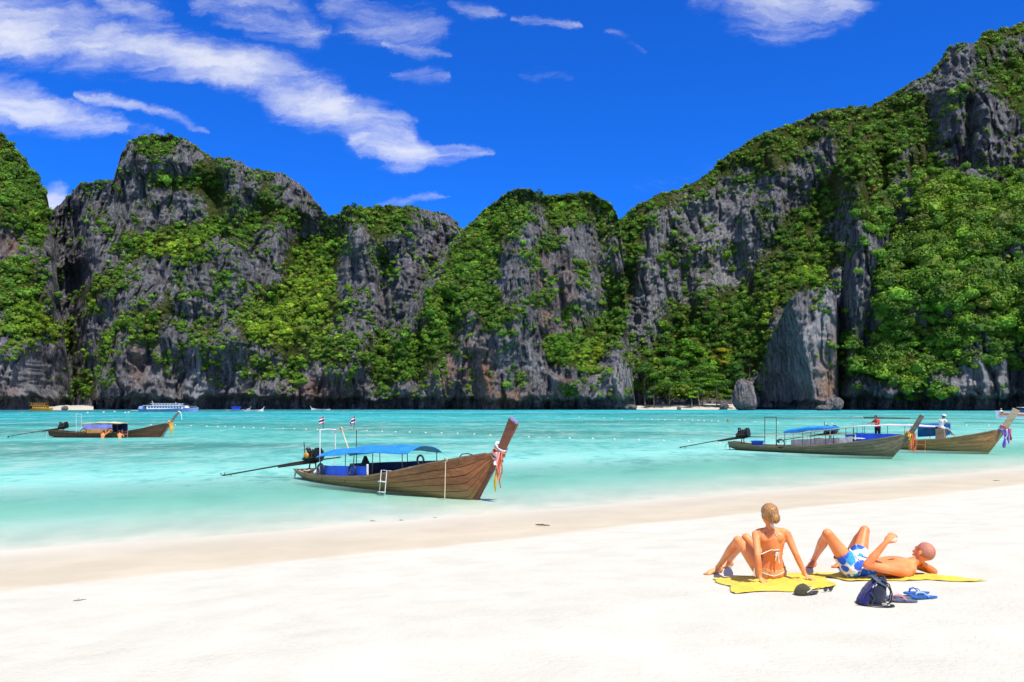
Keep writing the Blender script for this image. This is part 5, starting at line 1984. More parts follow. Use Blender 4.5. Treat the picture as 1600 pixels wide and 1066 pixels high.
# ---- the man lying on the right towel
GM = ground_hit(1375, 903)
dm = GM.y
mo = empty('person', GM)
tag(mo, 'person with cropped hair in blue flowered swim shorts, lying on yellow towel', 'person')
bpy.context.view_layer.update()
K = lambda px, py, dy=0.0: W(px, py, dm + dy)
mb = MB()
latm = Vector((.10, 1, .10)).normalized()
torso(mb, [(K(1322, 884, .02), .07, .05), (K(1330, 884, .02), .155, .095), (K(1342, 885, .02), .172, .108), (K(1358, 887, .02), .160, .102), (K(1374, 887, .03), .160, .102), (K(1392, 886, .04), .185, .118),
           (K(1408, 886, .05), .195, .115), (K(1420, 885, .05), .16, .09), (K(1428, 883, .05), .07, .06)], latm)
mb.capsule(K(1420, 883, .05), K(1438, 872, .04), .062, .056)
s1 = K(1416, 895, -.14); s2 = K(1424, 879, .22)
mb.capsule(K(1414, 888, .0), s1, .07, .062); mb.capsule(K(1418, 882, .1), s2, .07, .062)
e1 = K(1354, 883, -.27); w1 = K(1384, 848, -.25)
limb(mb, [(s1, .062), (s1.lerp(e1, .4), .056), (e1, .043), (e1.lerp(w1, .3), .045), (w1, .029)])
hand(mb, w1, K(1393, 836, -.24) - w1, Vector((-.6, -.6, .4)), 1.12, .95, 1)
e2 = K(1459, 893, .16); w2 = K(1444, 882, .08)
limb(mb, [(s2, .06), (s2.lerp(e2, .5), .052), (e2, .042), (e2.lerp(w2, .4), .042), (w2, .028)])
hand(mb, w2, K(1436, 874, .1) - w2, Vector((.3, -.2, -.9)), 1.05, .3, 1)
h1 = K(1331, 887, -.07); h2 = K(1340, 880, .13)
k1 = K(1293, 834, -.10); k2 = K(1351, 829, .34)
a1 = ground_hit(1271, 886, .08); a2 = ground_hit(1318, 885, .075)
limb(mb, [(h1, .105), (h1.lerp(k1, .35), .088), (h1.lerp(k1, .8), .064), (k1, .058), (k1.lerp(a1, .12), .052), (k1.lerp(a1, .3), .06), (k1.lerp(a1, .7), .04), (a1, .033)])
limb(mb, [(h2, .105), (h2.lerp(k2, .35), .088), (h2.lerp(k2, .8), .064), (k2, .058), (k2.lerp(a2, .12), .052), (k2.lerp(a2, .3), .06), (k2.lerp(a2, .7), .04), (a2, .033)])
foot(mb, a1, ground_hit(1256, 892, .05), s=1.08)
foot(mb, a2, ground_hit(1296, 889, .05), s=1.08)
hm = K(1443, 864.5, .03)
frm = head_shape(mb, hm, (-.42, .86, .28), (.36, -.1, .92), 1.12)
mbod = flesh(mb, 'body', M['skin_m'], mo)
face_details(frm, mbod, 1.12)
c2, f2, u2, r2 = frm
shell(mbod, lambda p: (p - c2).length < .16 and (p - c2).dot(f2) < .035 + .45 * ((p - c2).dot(u2) - .05) and (p - c2).dot(u2) > -.035 and (abs((p - c2).dot(r2)) < .084 or (p - c2).dot(u2) > .03), .0025, 'hair', M['hair_buzz'], mo, .001, .002)


def shorts_mat():
    m, nt, b, o = new_mat('flowered_cloth')
    tc = nt.n('ShaderNodeNewGeometry').outputs['Position']
    v = nt.n('ShaderNodeTexVoronoi', feature='F1')
    nt._in(v.inputs['Vector'], nt.vm('ADD', tc, nt.vm('SCALE', nt.n('ShaderNodeTexNoise').outputs['Color'], scale=.02)))
    v.inputs['Scale'].default_value = 9.5
    d = v.outputs['Distance']
    n1 = nt.noise(tc, 16, 3, .5)
    petal = nt.rng(nt.m('ADD', d, nt.m('MULTIPLY', nt.m('SUBTRACT', n1, .5), .4)), 0.50, .43)
    band = nt.noise(tc, 5.5, 2, .5)
    ground = nt.mix(nt.rng(band, .5, .56), (.74, .72, .60), (.03, .30, .60))
    ground = nt.mix(nt.rng(band, .36, .33), ground, (.70, .52, .18))
    col = nt.mix(petal, ground, (.015, .09, .50))
    nt._in(b.inputs['Base Color'], col)
    b.inputs['Roughness'].default_value = .75
    return m


M['shorts'] = shorts_mat()
hipc = K(1338, 884, .02)
along = (K(1400, 887, .02) - K(1335, 884, .02)).normalized()


def in_shorts(p):
    t = (p - hipc).dot(along)
    if -.16 < t < .16 and (p - hipc).length < .26:
        inarm = (p - e1).length < .075 or (p - e1.lerp(w1, .3)).length < .07
        if not inarm:
            return True
    for h_, k_ in ((h1, k1), (h2, k2)):
        ax_ = k_ - h_
        s_ = (p - h_).dot(ax_) / ax_.length_squared
        if -.2 < s_ < .42 and (p - h_.lerp(k_, s_)).length < .135 and t < .1:
            return True
    return False


shell(mbod, in_shorts, .012, 'swim_shorts', M['shorts'], mo, .006, .004)
M['mark'] = plain('chest_mark', (.10, .045, .03), .6, 0, .3, 30)
# dark mark on the chest
p0_ = on_skin(mbod, K(1390, 880, .02), Vector((-.1, -.55, .85)).normalized(), .002)
mb = MB()
upn = Vector((-.1, -.55, .85)).normalized()
for a, b in (((1386, 882), (1396, 874)), ((1384, 883), (1395, 884)), ((1388, 881), (1393, 878))):
    mb.tube([on_skin(mbod, K(a[0], a[1], .02).lerp(K(b[0], b[1], .02), t / 5), upn, .0005) for t in range(6)], .008, 6, True, .25)
attach(mb.build('chest_mark', M['mark'], None), mo)


# ---- simple clothed figures for the boats and the water
def figure(label, base, J_, skin, shirt, pants, hair_c, hat=None, face=(0, -1, 0), s=1.0, pants_to=.55, sleeve=.6, voxel=.018):
    e = empty('person', base)
    tag(e, label, 'person')
    bpy.context.view_layer.update()
    mb = MB()
    V3 = {k: Vector(v) for k, v in J_.items()}
    lt = (V3['sr'] - V3['sl']).normalized()
    torso(mb, [(V3['pel'] - (V3['ch'] - V3['pel']).normalized() * .08, .1, .08), (V3['pel'], .165, .115), (V3['pel'].lerp(V3['ch'], .45), .14, .1), (V3['ch'], .175, .115), (V3['nk'], .07, .06)], lt)
    for a in ('sl', 'sr'):
        mb.capsule(V3['ch'].lerp(V3['nk'], .6), V3[a], .06, .055)
    mb.capsule(V3['nk'], V3['hd'], .055, .05)
    for q in 'lr':
        limb(mb, [(V3['s' + q], .055), (V3['e' + q], .041), (V3['w' + q], .028)])
        hand(mb, V3['w' + q], V3['w' + q] - V3['e' + q], (0, .3, 1), 1.0, .5, 1)
        if 'h' + q in V3:
            limb(mb, [(V3['h' + q], .095), (V3['k' + q], .06), (V3['k' + q].lerp(V3['a' + q], .3), .058), (V3['a' + q], .035)])
            t = V3['a' + q] + Vector((face[0] * .16, face[1] * .16, -.05))
            foot(mb, V3['a' + q], t)
    fr_ = head_shape(mb, V3['hd'], face, (0, 0, 1), 1.05)
    b_ = flesh(mb, 'body', skin, e, voxel, 3)
    face_details(fr_, b_, 1.05)
    c0, f0, u0, r0 = fr_
    shell(b_, lambda p: (p - c0).length < .15 and (p - c0).dot(f0) < .03 + .5 * ((p - c0).dot(u0) - .03) and (p - c0).dot(u0) > -.05, .008, 'hair', M[hair_c], e, .002, .003)
    if shirt:
        def ps(p):
            if (p - V3['pel']).dot(V3['ch'] - V3['pel']) > -.02 and (p - V3['nk']).length > .07 and (p - V3['hd']).length > .15:
                for q in 'lr':
                    a = V3['e' + q] - V3['s' + q]
                    s_ = (p - V3['s' + q]).dot(a) / a.length_squared
                    if s_ > sleeve and (p - V3['s' + q].lerp(V3['e' + q], min(s_, 1))).length < .12:
                        return False
                    b = V3['w' + q] - V3['e' + q]
                    s2_ = (p - V3['e' + q]).dot(b) / b.length_squared
                    if 0 < s2_ < 1.6 and (p - V3['e' + q].lerp(V3['w' + q], s2_)).length < .07:
                        return False
                    if 'k' + q in V3 and (p - V3['k' + q]).length < .2:
                        return False
                return True
            return False
        shell(b_, ps, .012, 'shirt', shirt, e, .006)
    if pants:
        def pp(p):
            if 'hl' not in V3:
                return (p - V3['pel']).length < .2
            if (p - V3['pel']).length < .2 and (p - V3['pel']).dot(V3['ch'] - V3['pel']) < .02:
                return True
            for q in 'lr':
                for a0_, b0_, lim in (('h', 'k', 1.0), ('k', 'a', pants_to)):
                    a = V3[b0_ + q] - V3[a0_ + q]
                    s_ = (p - V3[a0_ + q]).dot(a) / a.length_squared
                    if -.05 < s_ < lim and (p - V3[a0_ + q].lerp(V3[b0_ + q], s_)).length < .125:
                        return True
            return False
        shell(b_, pp, .010, 'trousers', pants, e, .005)
    if hat:
        mb = MB()
        cc = c0 + u0 * .055
        mb.ell(cc, [f0 * .115, r0 * .098, u0 * .085], 16, 9)
        h_ = attach(mb.build('hat', hat, None), e)
        attach(MB().ell(cc + f0 * .06 - u0 * .02, [f0 * .12, r0 * .11, u0 * .014], 16, 6).build('brim', hat, None), h_)
    return e


def rel(base, d):
    return {k: Vector(base) + Vector(v) for k, v in d.items()}


M['shirt_red'] = plain('shirt_red', (.58, .035, .03), .75, 0, .3, 12, .2)
M['shirt_white'] = plain('shirt_white', (.68, .67, .66), .75, 0, .2, 12, .2)
M['trouser_navy'] = plain('trouser_navy', (.02, .022, .05), .8, 0, .3, 12)
M['trouser_grey'] = plain('trouser_grey', (.34, .30, .30), .8, 0, .25, 12)
M['hat_white'] = plain('hat_white', (.74, .73, .71), .7, 0, .15, 12)
RC = Matrix.Rotation(C_.ang, 3, 'Z')
wc = lambda p: RC @ Vector(p) + C_.s
# red shirt, standing and bending over the engine
bp = C_.at(1370, 690, .1)
base_ = wc((bp.x, .1, C_.sz(bp.x) + .1))
figure('person in red shirt bending over the engine of the golden boat', base_, rel(base_, {
    'pel': (.05, 0, .86), 'ch': (-.02, -.08, 1.20), 'nk': (-.08, -.1, 1.36), 'hd': (-.14, -.12, 1.52), 'sl': (-.1, .1, 1.28), 'sr': (.1, -.2, 1.28),
    'el': (-.32, .08, 1.12), 'wl': (-.55, .05, 1.08), 'er': (-.12, -.3, 1.08), 'wr': (-.38, -.28, 1.05),
    'hl': (.0, .09, .84), 'hr': (.08, -.09, .84), 'kl': (-.02, .1, .46), 'kr': (.1, -.1, .46), 'al': (.02, .1, .08), 'ar': (.12, -.1, .08)}),
    M['skin_d'], M['shirt_red'], M['trouser_navy'], 'hair_black', None, (-.9, -.4, -.1), pants_to=.95)
bp = C_.at(1472, 685, -.2)
base_ = wc((bp.x, -.5, C_.sz(bp.x) + .3))
figure('person in white top and white hat sitting on the golden boat', base_, rel(base_, {
    'pel': (0, 0, .42), 'ch': (.06, -.04, .80), 'nk': (.1, -.05, .95), 'hd': (.16, -.07, 1.12), 'sl': (-.02, .14, .88), 'sr': (.16, -.2, .88),
    'el': (.12, .22, .66), 'wl': (.38, .12, .78), 'er': (.3, -.28, .66), 'wr': (.48, -.12, .78),
    'hl': (.02, .09, .40), 'hr': (.04, -.09, .40), 'kl': (.32, .14, .34), 'kr': (.38, -.14, .32), 'al': (.34, .14, -.02), 'ar': (.62, -.2, .02)}),
    M['skin_d'], M['shirt_white'], M['trouser_grey'], 'hair_black', M['hat_white'], (.8, -.5, 0), pants_to=.4)
# the box he sits on is the boat's own thwart
MB().box(C_.loc(base_ + Vector((0, 0, -.05))), (.5, .5, .74)).build('thwart', M['deck'], C_.o, bevel=.01)
# bathers at the ladder of the far left boat, chest deep
RD = Matrix.Rotation(D_.ang, 3, 'Z')
for lab, x, y, fc, arms in (('bather climbing at the ladder of the dark left boat', 6.35, -1.5, (-.2, 1, .1), 1), ('bather reaching up to the side of the dark left boat', 4.9, -1.45, (.3, .9, .1), 0)):
    b0 = RD @ Vector((x, y, -.75)) + D_.s
    s_ = 1 if arms else -1
    figure(lab, b0, rel(b0, {
        'pel': (.04 * s_, -.05, .62), 'ch': (.0, .04, .98), 'nk': (-.02 * s_, .06, 1.14), 'hd': (-.05 * s_, .1, 1.3), 'sl': (-.17, .05, 1.06), 'sr': (.19, .05, 1.06),
        'el': (-.27, .22, .92 + .1 * arms), 'wl': (-.2, .42, 1.0 + .12 * arms), 'er': (.34, .12, .88 + .3 * (1 - arms)), 'wr': (.46 - .2 * arms, .3, .9 + .5 * (1 - arms)),
        'hl': (-.09, 0, .6), 'hr': (.09, 0, .6), 'kl': (-.1, .05, .2), 'kr': (.1, .05, .2), 'al': (-.1, -.05, -.18), 'ar': (.1, -.05, -.18)}),
        M['skin_f'] if arms else M['skin_m'], None, M['trouser_navy'], 'hair_black', None, fc, voxel=.02)
# a swimmer's head and shoulders off the right hand cove, and one aboard the speedboat
b0 = px_ground(1137, 660) + Vector((0, 0, -1.25))
figure('swimmer standing chest deep in the water before the right hand cove', b0, rel(b0, {
    'pel': (0, 0, .9), 'ch': (0, 0, 1.28), 'nk': (0, 0, 1.44), 'hd': (0, 0, 1.62), 'sl': (-.18, 0, 1.36), 'sr': (.18, 0, 1.36), 'el': (-.3, -.1, 1.15), 'wl': (-.3, -.3, 1.2), 'er': (.3, -.1, 1.15), 'wr': (.3, -.3, 1.2)}),
    M['skin_d'], None, None, 'hair_black', None, (0, -1, 0), voxel=.025)
b0 = px_ground(1570, 655) + Vector((0, .2, 1.05))
b0.y += 1.0
figure('person in white hat sitting on the bow of the speedboat', b0, rel(b0, {
    'pel': (0, 0, .12), 'ch': (0, 0, .48), 'nk': (0, 0, .64), 'hd': (0, 0, .82), 'sl': (-.18, 0, .56), 'sr': (.18, 0, .56), 'el': (-.28, -.1, .34), 'wl': (-.2, -.3, .3), 'er': (.28, -.1, .34), 'wr': (.2, -.3, .3),
    'hl': (-.09, 0, .12), 'hr': (.09, 0, .12), 'kl': (-.14, -.38, .22), 'kr': (.14, -.38, .22), 'al': (-.14, -.5, -.05), 'ar': (.14, -.5, -.05)}),
    M['skin_m'], M['shirt_white'], M['trouser_navy'], 'hair_black', M['hat_white'], (0, -1, 0), voxel=.025)

# ------------------------------------------------------------------ things lying on the sand
def cloth_mat(name, c, c2):
    m, nt, b, o = new_mat(name)
    tc = nt.n('ShaderNodeNewGeometry').outputs['Position']
    n1 = nt.noise(tc, 5, 4, .6)
    wv = nt.noise(nt.mapping(tc, (1, 1, 1)), 160, 2, .6)
    nt._in(b.inputs['Base Color'], nt.mix(nt.rng(n1, .35, .65), c, c2))
    b.inputs['Roughness'].default_value = .9
    b.inputs['Specular IOR Level'].default_value = .1
    b.inputs['Sheen Weight'].default_value = .2
    nt._in(b.inputs['Normal'], nt.bump(nt.m('ADD', wv, nt.noise(tc, 24, 4, .6)), .6, .012))
    return m


M['towel'] = cloth_mat('towel_yellow', (.72, .53, .055), (.70, .46, .035))


def towel(label, corners, seed, presses, n=70, m=46):
    c = [ground_hit(*p) for p in corners]          # near left, near right, far right, far left
    e = sum(c, Vector()) / 4
    V_ = np.zeros((m, n, 3))
    for j in range(m):
        for i in range(n):
            u = i / (n - 1); v = j / (m - 1)
            p = (c[0] * (1 - u) + c[1] * u) * (1 - v) + (c[3] * (1 - u) + c[2] * u) * v
            V_[j, i] = p
    u = np.linspace(0, 1, n)[None]; v = np.linspace(0, 1, m)[:, None]
    x, y = V_[..., 0].copy(), V_[..., 1].copy()
    # pulled and rumpled edges
    ex = np.minimum(np.minimum(u, 1 - u), np.minimum(v, 1 - v) * 1.0)
    ed = np.exp(-ex / .12)
    V_[..., 0] += .07 * ed * perlin(x * 3.1, y * 3.1, seed) + .02 * perlin(x * 9, y * 9, seed)
    V_[..., 1] += .10 * ed * perlin(x * 2.7 + 5, y * 2.7, seed + 2) + .02 * perlin(x * 8, y * 9, seed + 4)
    z = beach_z(shore_s(V_[..., 0], V_[..., 1]))
    fold = np.clip(ridged((x + .3 * y) * 3.2, y * 7.5, seed, 2) - .9, 0, 2) * .05 + .026 * fbm(x * 6, y * 9, seed + 1, 3)
    for px, py, r in presses:
        g = ground_hit(px, py)
        fold *= 1 - .8 * np.exp(-(((x - g.x) ** 2 + (y - g.y) ** 2) / r ** 2))
    V_[..., 2] = z + beach_bump(V_[..., 0], V_[..., 1]) + .014 + np.maximum(fold * (1 - .75 * ed), -.004)
    me = fast_mesh('towel', V_.reshape(-1, 3) - np.array(e), grid_faces(m, n))
    o = link('beach_towel', me, M['towel'])
    o.location = e
    md = o.modifiers.new('thick', 'SOLIDIFY')
    md.thickness = .005
    tag(o, label, 'towel', 'yellow beach towels')
    return o


towel('rumpled yellow towel under the sitting person', [(1150, 929), (1303, 921), (1290, 899), (1112, 905)], 3.3, [(1205, 905, .2)])
towel('long yellow towel under the lying person', [(1328, 909), (1545, 909), (1420, 895), (1262, 897)], 8.1, [(1380, 903, .35), (1340, 898, .2)])
towel_edge = None


def local_thing(name, label, cat, p, rz=0.0, group=None):
    e = empty(name, p, rz)
    tag(e, label, cat, group)
    return e


# cap
M['cap_green'] = cloth_mat('cap_cloth', (.075, .07, .035), (.045, .042, .025))
M['cap_dark'] = cloth_mat('cap_lining', (.025, .024, .022), (.015, .015, .015))
M['cap_trim'] = plain('cap_trim', (.62, .58, .50), .7)
p = ground_hit(1259, 929)
cp = local_thing('cap', 'olive green cap with a dark peak lying on the sand', 'cap', p, R(8))
cp.scale = (.88, .88, .88)
mb = MB()
rg = []
for j in range(9):
    a = math.pi / 2 * j / 8.5
    rg.append([Vector((-.035 + .105 * math.cos(a) * math.cos(2 * math.pi * k / 24), .085 * math.cos(a) * math.sin(2 * math.pi * k / 24), .012 + .11 * math.sin(a) * (1 + .06 * math.sin(3 * 2 * math.pi * k / 24)))) for k in range(24)])
mb.loft(rg)
mb.build('crown', M['cap_green'], cp)
rg = []
for i in range(13):
    a = -1.25 + 2.5 * i / 12
    c0 = Vector((-.035 + .10 * math.cos(a), .083 * math.sin(a), .022))
    c1 = Vector((-.035 + .10 * math.cos(a) + .085 * math.cos(a * .6) * (1 - (a / 1.3) ** 4 * .8), .086 * math.sin(a), .03 - .02 * abs(a) + .012))
    rg.append([c0, c1, c1 + Vector((0, 0, -.006)), c0 + Vector((0, 0, -.006))])
MB().loft(rg).build('peak', M['cap_dark'], cp)
MB().tube([Vector((-.035 + .108 * math.cos(a), .088 * math.sin(a), .04 + .05 * max(0, math.cos(a)))) for a in [-1.5 + 3 * i / 14 for i in range(15)]], .006, 6).build('trim', M['cap_trim'], cp)
MB().ell((-.035, 0, .126), (.009, .009, .006), 8, 6).build('button', M['cap_dark'], cp)
# sunglasses beside it
p = ground_hit(1294, 925)
sg = local_thing('sunglasses', 'dark sunglasses on the sand beside the cap', 'sunglasses', p, R(20))
for s_ in (-1, 1):
    MB().ell((s_ * .034, 0, .03), (.028, .008, .024), 12, 8).build('lens', M['glass_dark'], sg)
    MB().tube([(s_ * .065, 0, .04), (s_ * .068, .06, .035), (s_ * .066, .12, .012)], .004, 6).build('temple', M['black_metal'], sg)
MB().tube([(-.065, 0, .042), (-.03, -.006, .054), (0, -.004, .044), (.03, -.006, .054), (.065, 0, .042)], .005, 6).build('frame', M['black_metal'], sg)

# backpack
M['pack_blue'] = cloth_mat('pack_blue', (.016, .016, .17), (.02, .018, .11))
M['pack_navy'] = cloth_mat('pack_navy', (.03, .04, .075), (.018, .022, .04))
M['pack_strap'] = cloth_mat('pack_strap', (.012, .015, .024), (.02, .024, .035))
M['pack_grey'] = cloth_mat('pack_grey', (.085, .11, .15), (.05, .065, .09))
p = ground_hit(1366, 944)
bp_ = local_thing('backpack', 'blue and black backpack slumped on the sand', 'backpack', p, R(-8))
bp_.scale = (.86, .86, .80)
mb = MB()
rg = []
for j in range(12):
    t = j / 11
    z = .005 + .315 * t
    cx = -.045 + .11 * t ** 1.3
    w_ = .135 * (1 - .55 * max(0, t - .35) ** 1.4 / .65 ** 1.4) * (.82 + .18 * min(t / .15, 1))
    d_ = .115 * (1 - .5 * t ** 2) * (.8 + .2 * min(t / .15, 1))
    rg.append([Vector((cx + w_ * math.copysign(abs(math.cos(a)) ** .75, math.cos(a)) * (1 + .06 * math.sin(5 * a + j)), d_ * math.copysign(abs(math.sin(a)) ** .75, math.sin(a)), z + .01 * math.sin(3 * a))) for a in [2 * math.pi * k / 22 for k in range(22)]])
mb.loft(rg)
pk = mb.build('pack_body', M['pack_navy'], bp_)
# the blue front pocket on the left
rg = []
for j in range(9):
    t = j / 8
    z = .015 + .26 * t
    cx = -.125 + .13 * t ** 1.4
    w_ = .055 * math.sin(math.pi * min(.25 + .75 * (1 - t), 1) * .5 + .15) + .012
    rg.append([Vector((cx + w_ * math.cos(a), .118 * (1 - .45 * t * t) * math.sin(a), z)) for a in [2 * math.pi * k / 18 for k in range(18)]])
MB().loft(rg).build('front_pocket', M['pack_blue'], bp_)
MB().tube([(-.15, -.085, .06), (-.13, -.105, .14), (-.06, -.105, .23), (.02, -.085, .295)], .006, 6).build('zip', M['pack_grey'], pk)
rg = []
for i in range(7):
    t = i / 6
    rg.append([Vector((-.02 + .11 * t, -.075 + .02 * t, .315 - .005 * t)), Vector((-.02 + .11 * t, .06, .325 - .01 * t)), Vector((.0 + .115 * t, .06, .30 - .07 * t)), Vector((.0 + .115 * t, -.095, .29 - .07 * t))])
MB().loft(rg).build('top_flap', M['pack_grey'], bp_)
for y, sw in ((-.07, 0.0), (.055, .02)):
    MB().tube([(.06, y, .31), (.135, y - .01, .26), (.165 + sw, y - .02, .15), (.15 + sw, y - .02, .05), (.12, y, .02)], .019, 8, True, .4).build('shoulder_strap', M['pack_strap'], bp_)
MB().tube([(.04, -.02, .315), (.06, -.03, .35), (.09, -.02, .345), (.10, -.0, .30)], .008, 6).build('grab_loop', M['pack_strap'], bp_)
MB().tube([(-.13, -.1, .015), (.0, -.15, .018), (.1, -.16, .015), (.17, -.14, .02)], .02, 8, True, .5).build('hip_belt', M['pack_strap'], bp_)
MB().tube([(-.15, -.08, .02), (-.19, -.1, .03), (-.21, -.09, .035)], .009, 6).build('loose_strap', M['pack_strap'], bp_)
MB().box((.15, -.13, .025), (.04, .02, .02)).build('buckle', M['black_metal'], bp_, bevel=.003)
for k in range(2):
    MB().tube([(-.05 + .03 * k, -.122, .225 + .018 * k), (-.035 + .03 * k, -.12, .25 + .018 * k)], .006, 6).build('emblem', M['cap_trim'], pk)
MB().tube([(-.06, -.118, .02), (-.03, -.12, .1), (-.07, -.115, .17)], .005, 6).build('side_cord', M['pack_grey'], pk)


def flip_flop(p, rz, sole, strapm, label, tilt=0.0, group=None):
    e = local_thing('flip_flop', label, 'flip-flop', p, rz, group)
    e.rotation_euler = (tilt, 0, rz)
    ou = []
    for k in range(26):
        a = 2 * math.pi * k / 26
        x = .135 * math.cos(a)
        w_ = .044 * (1 + .22 * math.cos(a)) * (1 - .15 * math.exp(-((x + .01) / .05) ** 2))
        ou.append(Vector((x, w_ * math.sin(a), 0)))
    MB().loft([[q * .97 for q in ou], [q + Vector((0, 0, .006)) for q in ou], [q + Vector((0, 0, .016)) for q in ou], [q * .97 + Vector((0, 0, .019)) for q in ou]]).build('sole', M[sole], e)
    for s_ in (-1, 1):
        MB().tube([(.075, 0, .018), (.06, s_ * .012, .052), (.01, s_ * .034, .058), (-.035, s_ * .04, .02)], .009, 6, True, .5).build('strap', M[strapm], e)
    MB().tube([(.078, 0, .015), (.07, 0, .055)], .005, 6).build('toe_post', M[strapm], e)


M['ff_blue'] = plain('flip_flop_blue', (.02, .13, .46), .6, 0, .25, 20)
M['ff_pale'] = plain('flip_flop_pale', (.42, .50, .62), .6, 0, .2, 20)
M['ff_pink'] = plain('flip_flop_pink', (.62, .22, .20), .6, 0, .25, 20)
M['ff_grey'] = plain('flip_flop_grey', (.14, .16, .24), .6, 0, .3, 20)
flip_flop(ground_hit(1432, 931, .02), R(184), 'ff_blue', 'ff_blue', 'dark blue flip-flop with blue straps, the farther one beside the backpack', R(4))
flip_flop(ground_hit(1443, 936, .01), R(178), 'ff_blue', 'ff_pale', 'blue flip-flop with pale upper, the nearer one at the right of the pair')
flip_flop(ground_hit(1410, 941, .01), R(160), 'ff_grey', 'ff_pink', 'grey flip-flop with pink straps nearest the backpack')
flip_flop(ground_hit(1404, 937, .012), R(172), 'ff_grey', 'rib_white', 'grey flip-flop with white straps behind the pink strapped one')

# drift wood and scraps
M['twig'] = plain('drift_wood', (.12, .075, .045), .85, 0, .4, 20, .4)


def twig(px, py, L, rz, label, r=.012, seed=0):
    p = ground_hit(px, py, .012)
    rnd = random.Random(seed)
    e = local_thing('driftwood', label, 'driftwood', p, rz, 'scraps of driftwood on the sand')
    pts = [Vector((L * (t / 6 - .5), .04 * L * rnd.uniform(-1, 1), r * .6 + .006 * rnd.uniform(0, 1))) for t in range(7)]
    MB().tube(pts, [r * q for q in (.5, 1, 1.15, 1, .85, .7, .3)], 7).build('stick', M['twig'], e)
    MB().tube([pts[2], pts[2] + Vector((.1 * L, .12 * L, .015)), pts[2] + Vector((.2 * L, .16 * L, .004))], [r * .5, r * .4, r * .2], 6).build('side_twig', M['twig'], e)


twig(848, 822, .34, R(-20), 'dark stick lying alone on the damp sand right of the boat', .016, 1)
twig(582, 815, .16, R(15), 'small pale scrap of driftwood on the damp sand below the boat', .006, 2)
twig(680, 810, .12, R(5), 'tiny driftwood scrap on damp sand just left of the mooring rope', .005, 3)
twig(627, 814, .12, R(-25), 'short dark twig on damp sand below the boat ladder', .008, 4)
twig(125, 940, .16, R(40), 'little tangle of twigs on the dry sand at far left', .005, 5)
twig(1557, 752, .25, R(0), 'dark driftwood on the damp sand edge at the far right', .01, 8)

# loose grit on the dry sand that nobody could count
rs = np.random.RandomState(21)
vv_ = []; ff_ = []; n0 = 0
for i in range(1100):
    x = rs.uniform(-9, 13); y = rs.uniform(2.8, 20)
    if shore_s(x, y) < 6.4:
        continue
    z = ground_z(x, y) + .006
    r = rs.uniform(.002, .006)
    a = rs.uniform(0, 6.28)
    q = np.array([[1, 0, 0], [-.5, .87, 0], [-.5, -.87, 0], [0, 0, .8]]) * r * np.array([rs.uniform(.7, 2.2), 1, 1])
    ca, sa = math.cos(a), math.sin(a)
    q = np.stack([q[:, 0] * ca - q[:, 1] * sa + x, q[:, 0] * sa + q[:, 1] * ca + y, q[:, 2] + z], 1)
    vv_.append(q); ff_ += [(n0, n0 + 1, n0 + 3), (n0 + 1, n0 + 2, n0 + 3), (n0 + 2, n0, n0 + 3)]; n0 += 4
M['grit'] = plain('shell_grit', (.56, .47, .34), .9, 0, .4, 3)
tag(link('shell_grit', fast_mesh('shell_grit', np.concatenate(vv_), np.array(ff_), False), M['grit']), 'fine shell grit and leaf scraps scattered over the dry sand', None, None, 'stuff')

# ------------------------------------------------------------------ floats on the swimming lines
M['float'] = plain('float_white', (.58, .55, .47), .5, 0, .15, 8)


_ONES = ['', 'first', 'second', 'third', 'fourth', 'fifth', 'sixth', 'seventh', 'eighth', 'ninth', 'tenth', 'eleventh', 'twelfth', 'thirteenth', 'fourteenth', 'fifteenth', 'sixteenth', 'seventeenth', 'eighteenth', 'nineteenth']
_TENS = {2: ('twentieth', 'twenty'), 3: ('thirtieth', 'thirty')}


def nth(k):
    if k < 20:
        return _ONES[k]
    t, o = divmod(k, 10)
    return _TENS[t][0] if o == 0 else _TENS[t][1] + '-' + _ONES[o]


def float_line(pts, label, group, r, rope_label):
    me = None
    for i, (px, py) in enumerate(pts):
        p = px_ground(px, py)
        if me is None:
            mb = MB()
            mb.ell((0, 0, .04), (r, r * .8, r * .75), 12, 8)
            mb.torus((0, 0, .04), (0, 1, 0), (0, 0, 1), r * .8, r * .12, 12, 6)
            me = mb.mesh('float', M['float'])
        o = link('swim_line_float', me)
        o.location = p
        o.rotation_euler = (.1 * math.sin(i * 3), .15 * math.sin(i * 5), .3 * math.sin(i * 7) + .35)
        tag(o, nth(i + 1) + ' from the left: ' + label, 'float', group)
    rp = [px_ground(*q) + Vector((0, 0, -.01)) for q in pts]
    o = MB().tube(rp, .012, 5).build('float_rope', M['rope_pale'])
    tag(o, rope_label, 'rope')


near = [(236, 664.6), (258, 664.7), (274, 664.9), (298, 666), (323, 666.8), (340, 667.2), (352, 667.6), (366, 668), (381, 668.6), (396, 669.1), (412, 669.6), (442, 670.6), (460, 671), (478, 671.5), (496, 672), (573, 673.7), (597, 675), (618, 675.8), (640, 676.2),
        (665, 677), (690, 677.6), (715, 678.4), (741, 679.4), (766, 681), (790, 682), (826, 683.8), (858, 684.8), (890, 685.8), (926, 686.6), (960, 687.6), (998, 688.8), (1037, 689.6), (1076, 691), (1124, 692.8), (1168, 694)]
float_line(near, 'white float on the nearer swimming line that crosses the bay', 'floats on the nearer swimming line', .115, 'pale rope of the nearer swimming line')
far = [(905, 652.6), (944, 653.7), (972, 655.2), (996, 656), (1018, 656.2), (1029, 656.6), (1039, 657), (1062, 657.3), (1070, 657.2), (1082, 657.6), (1091, 657.8), (1100, 658.2), (1112, 658.6), (1122, 658.8), (1180, 660), (1215, 661), (1290, 662), (1300, 662.4), (1420, 664), (1452, 664.6), (1510, 665.5), (1545, 666)]
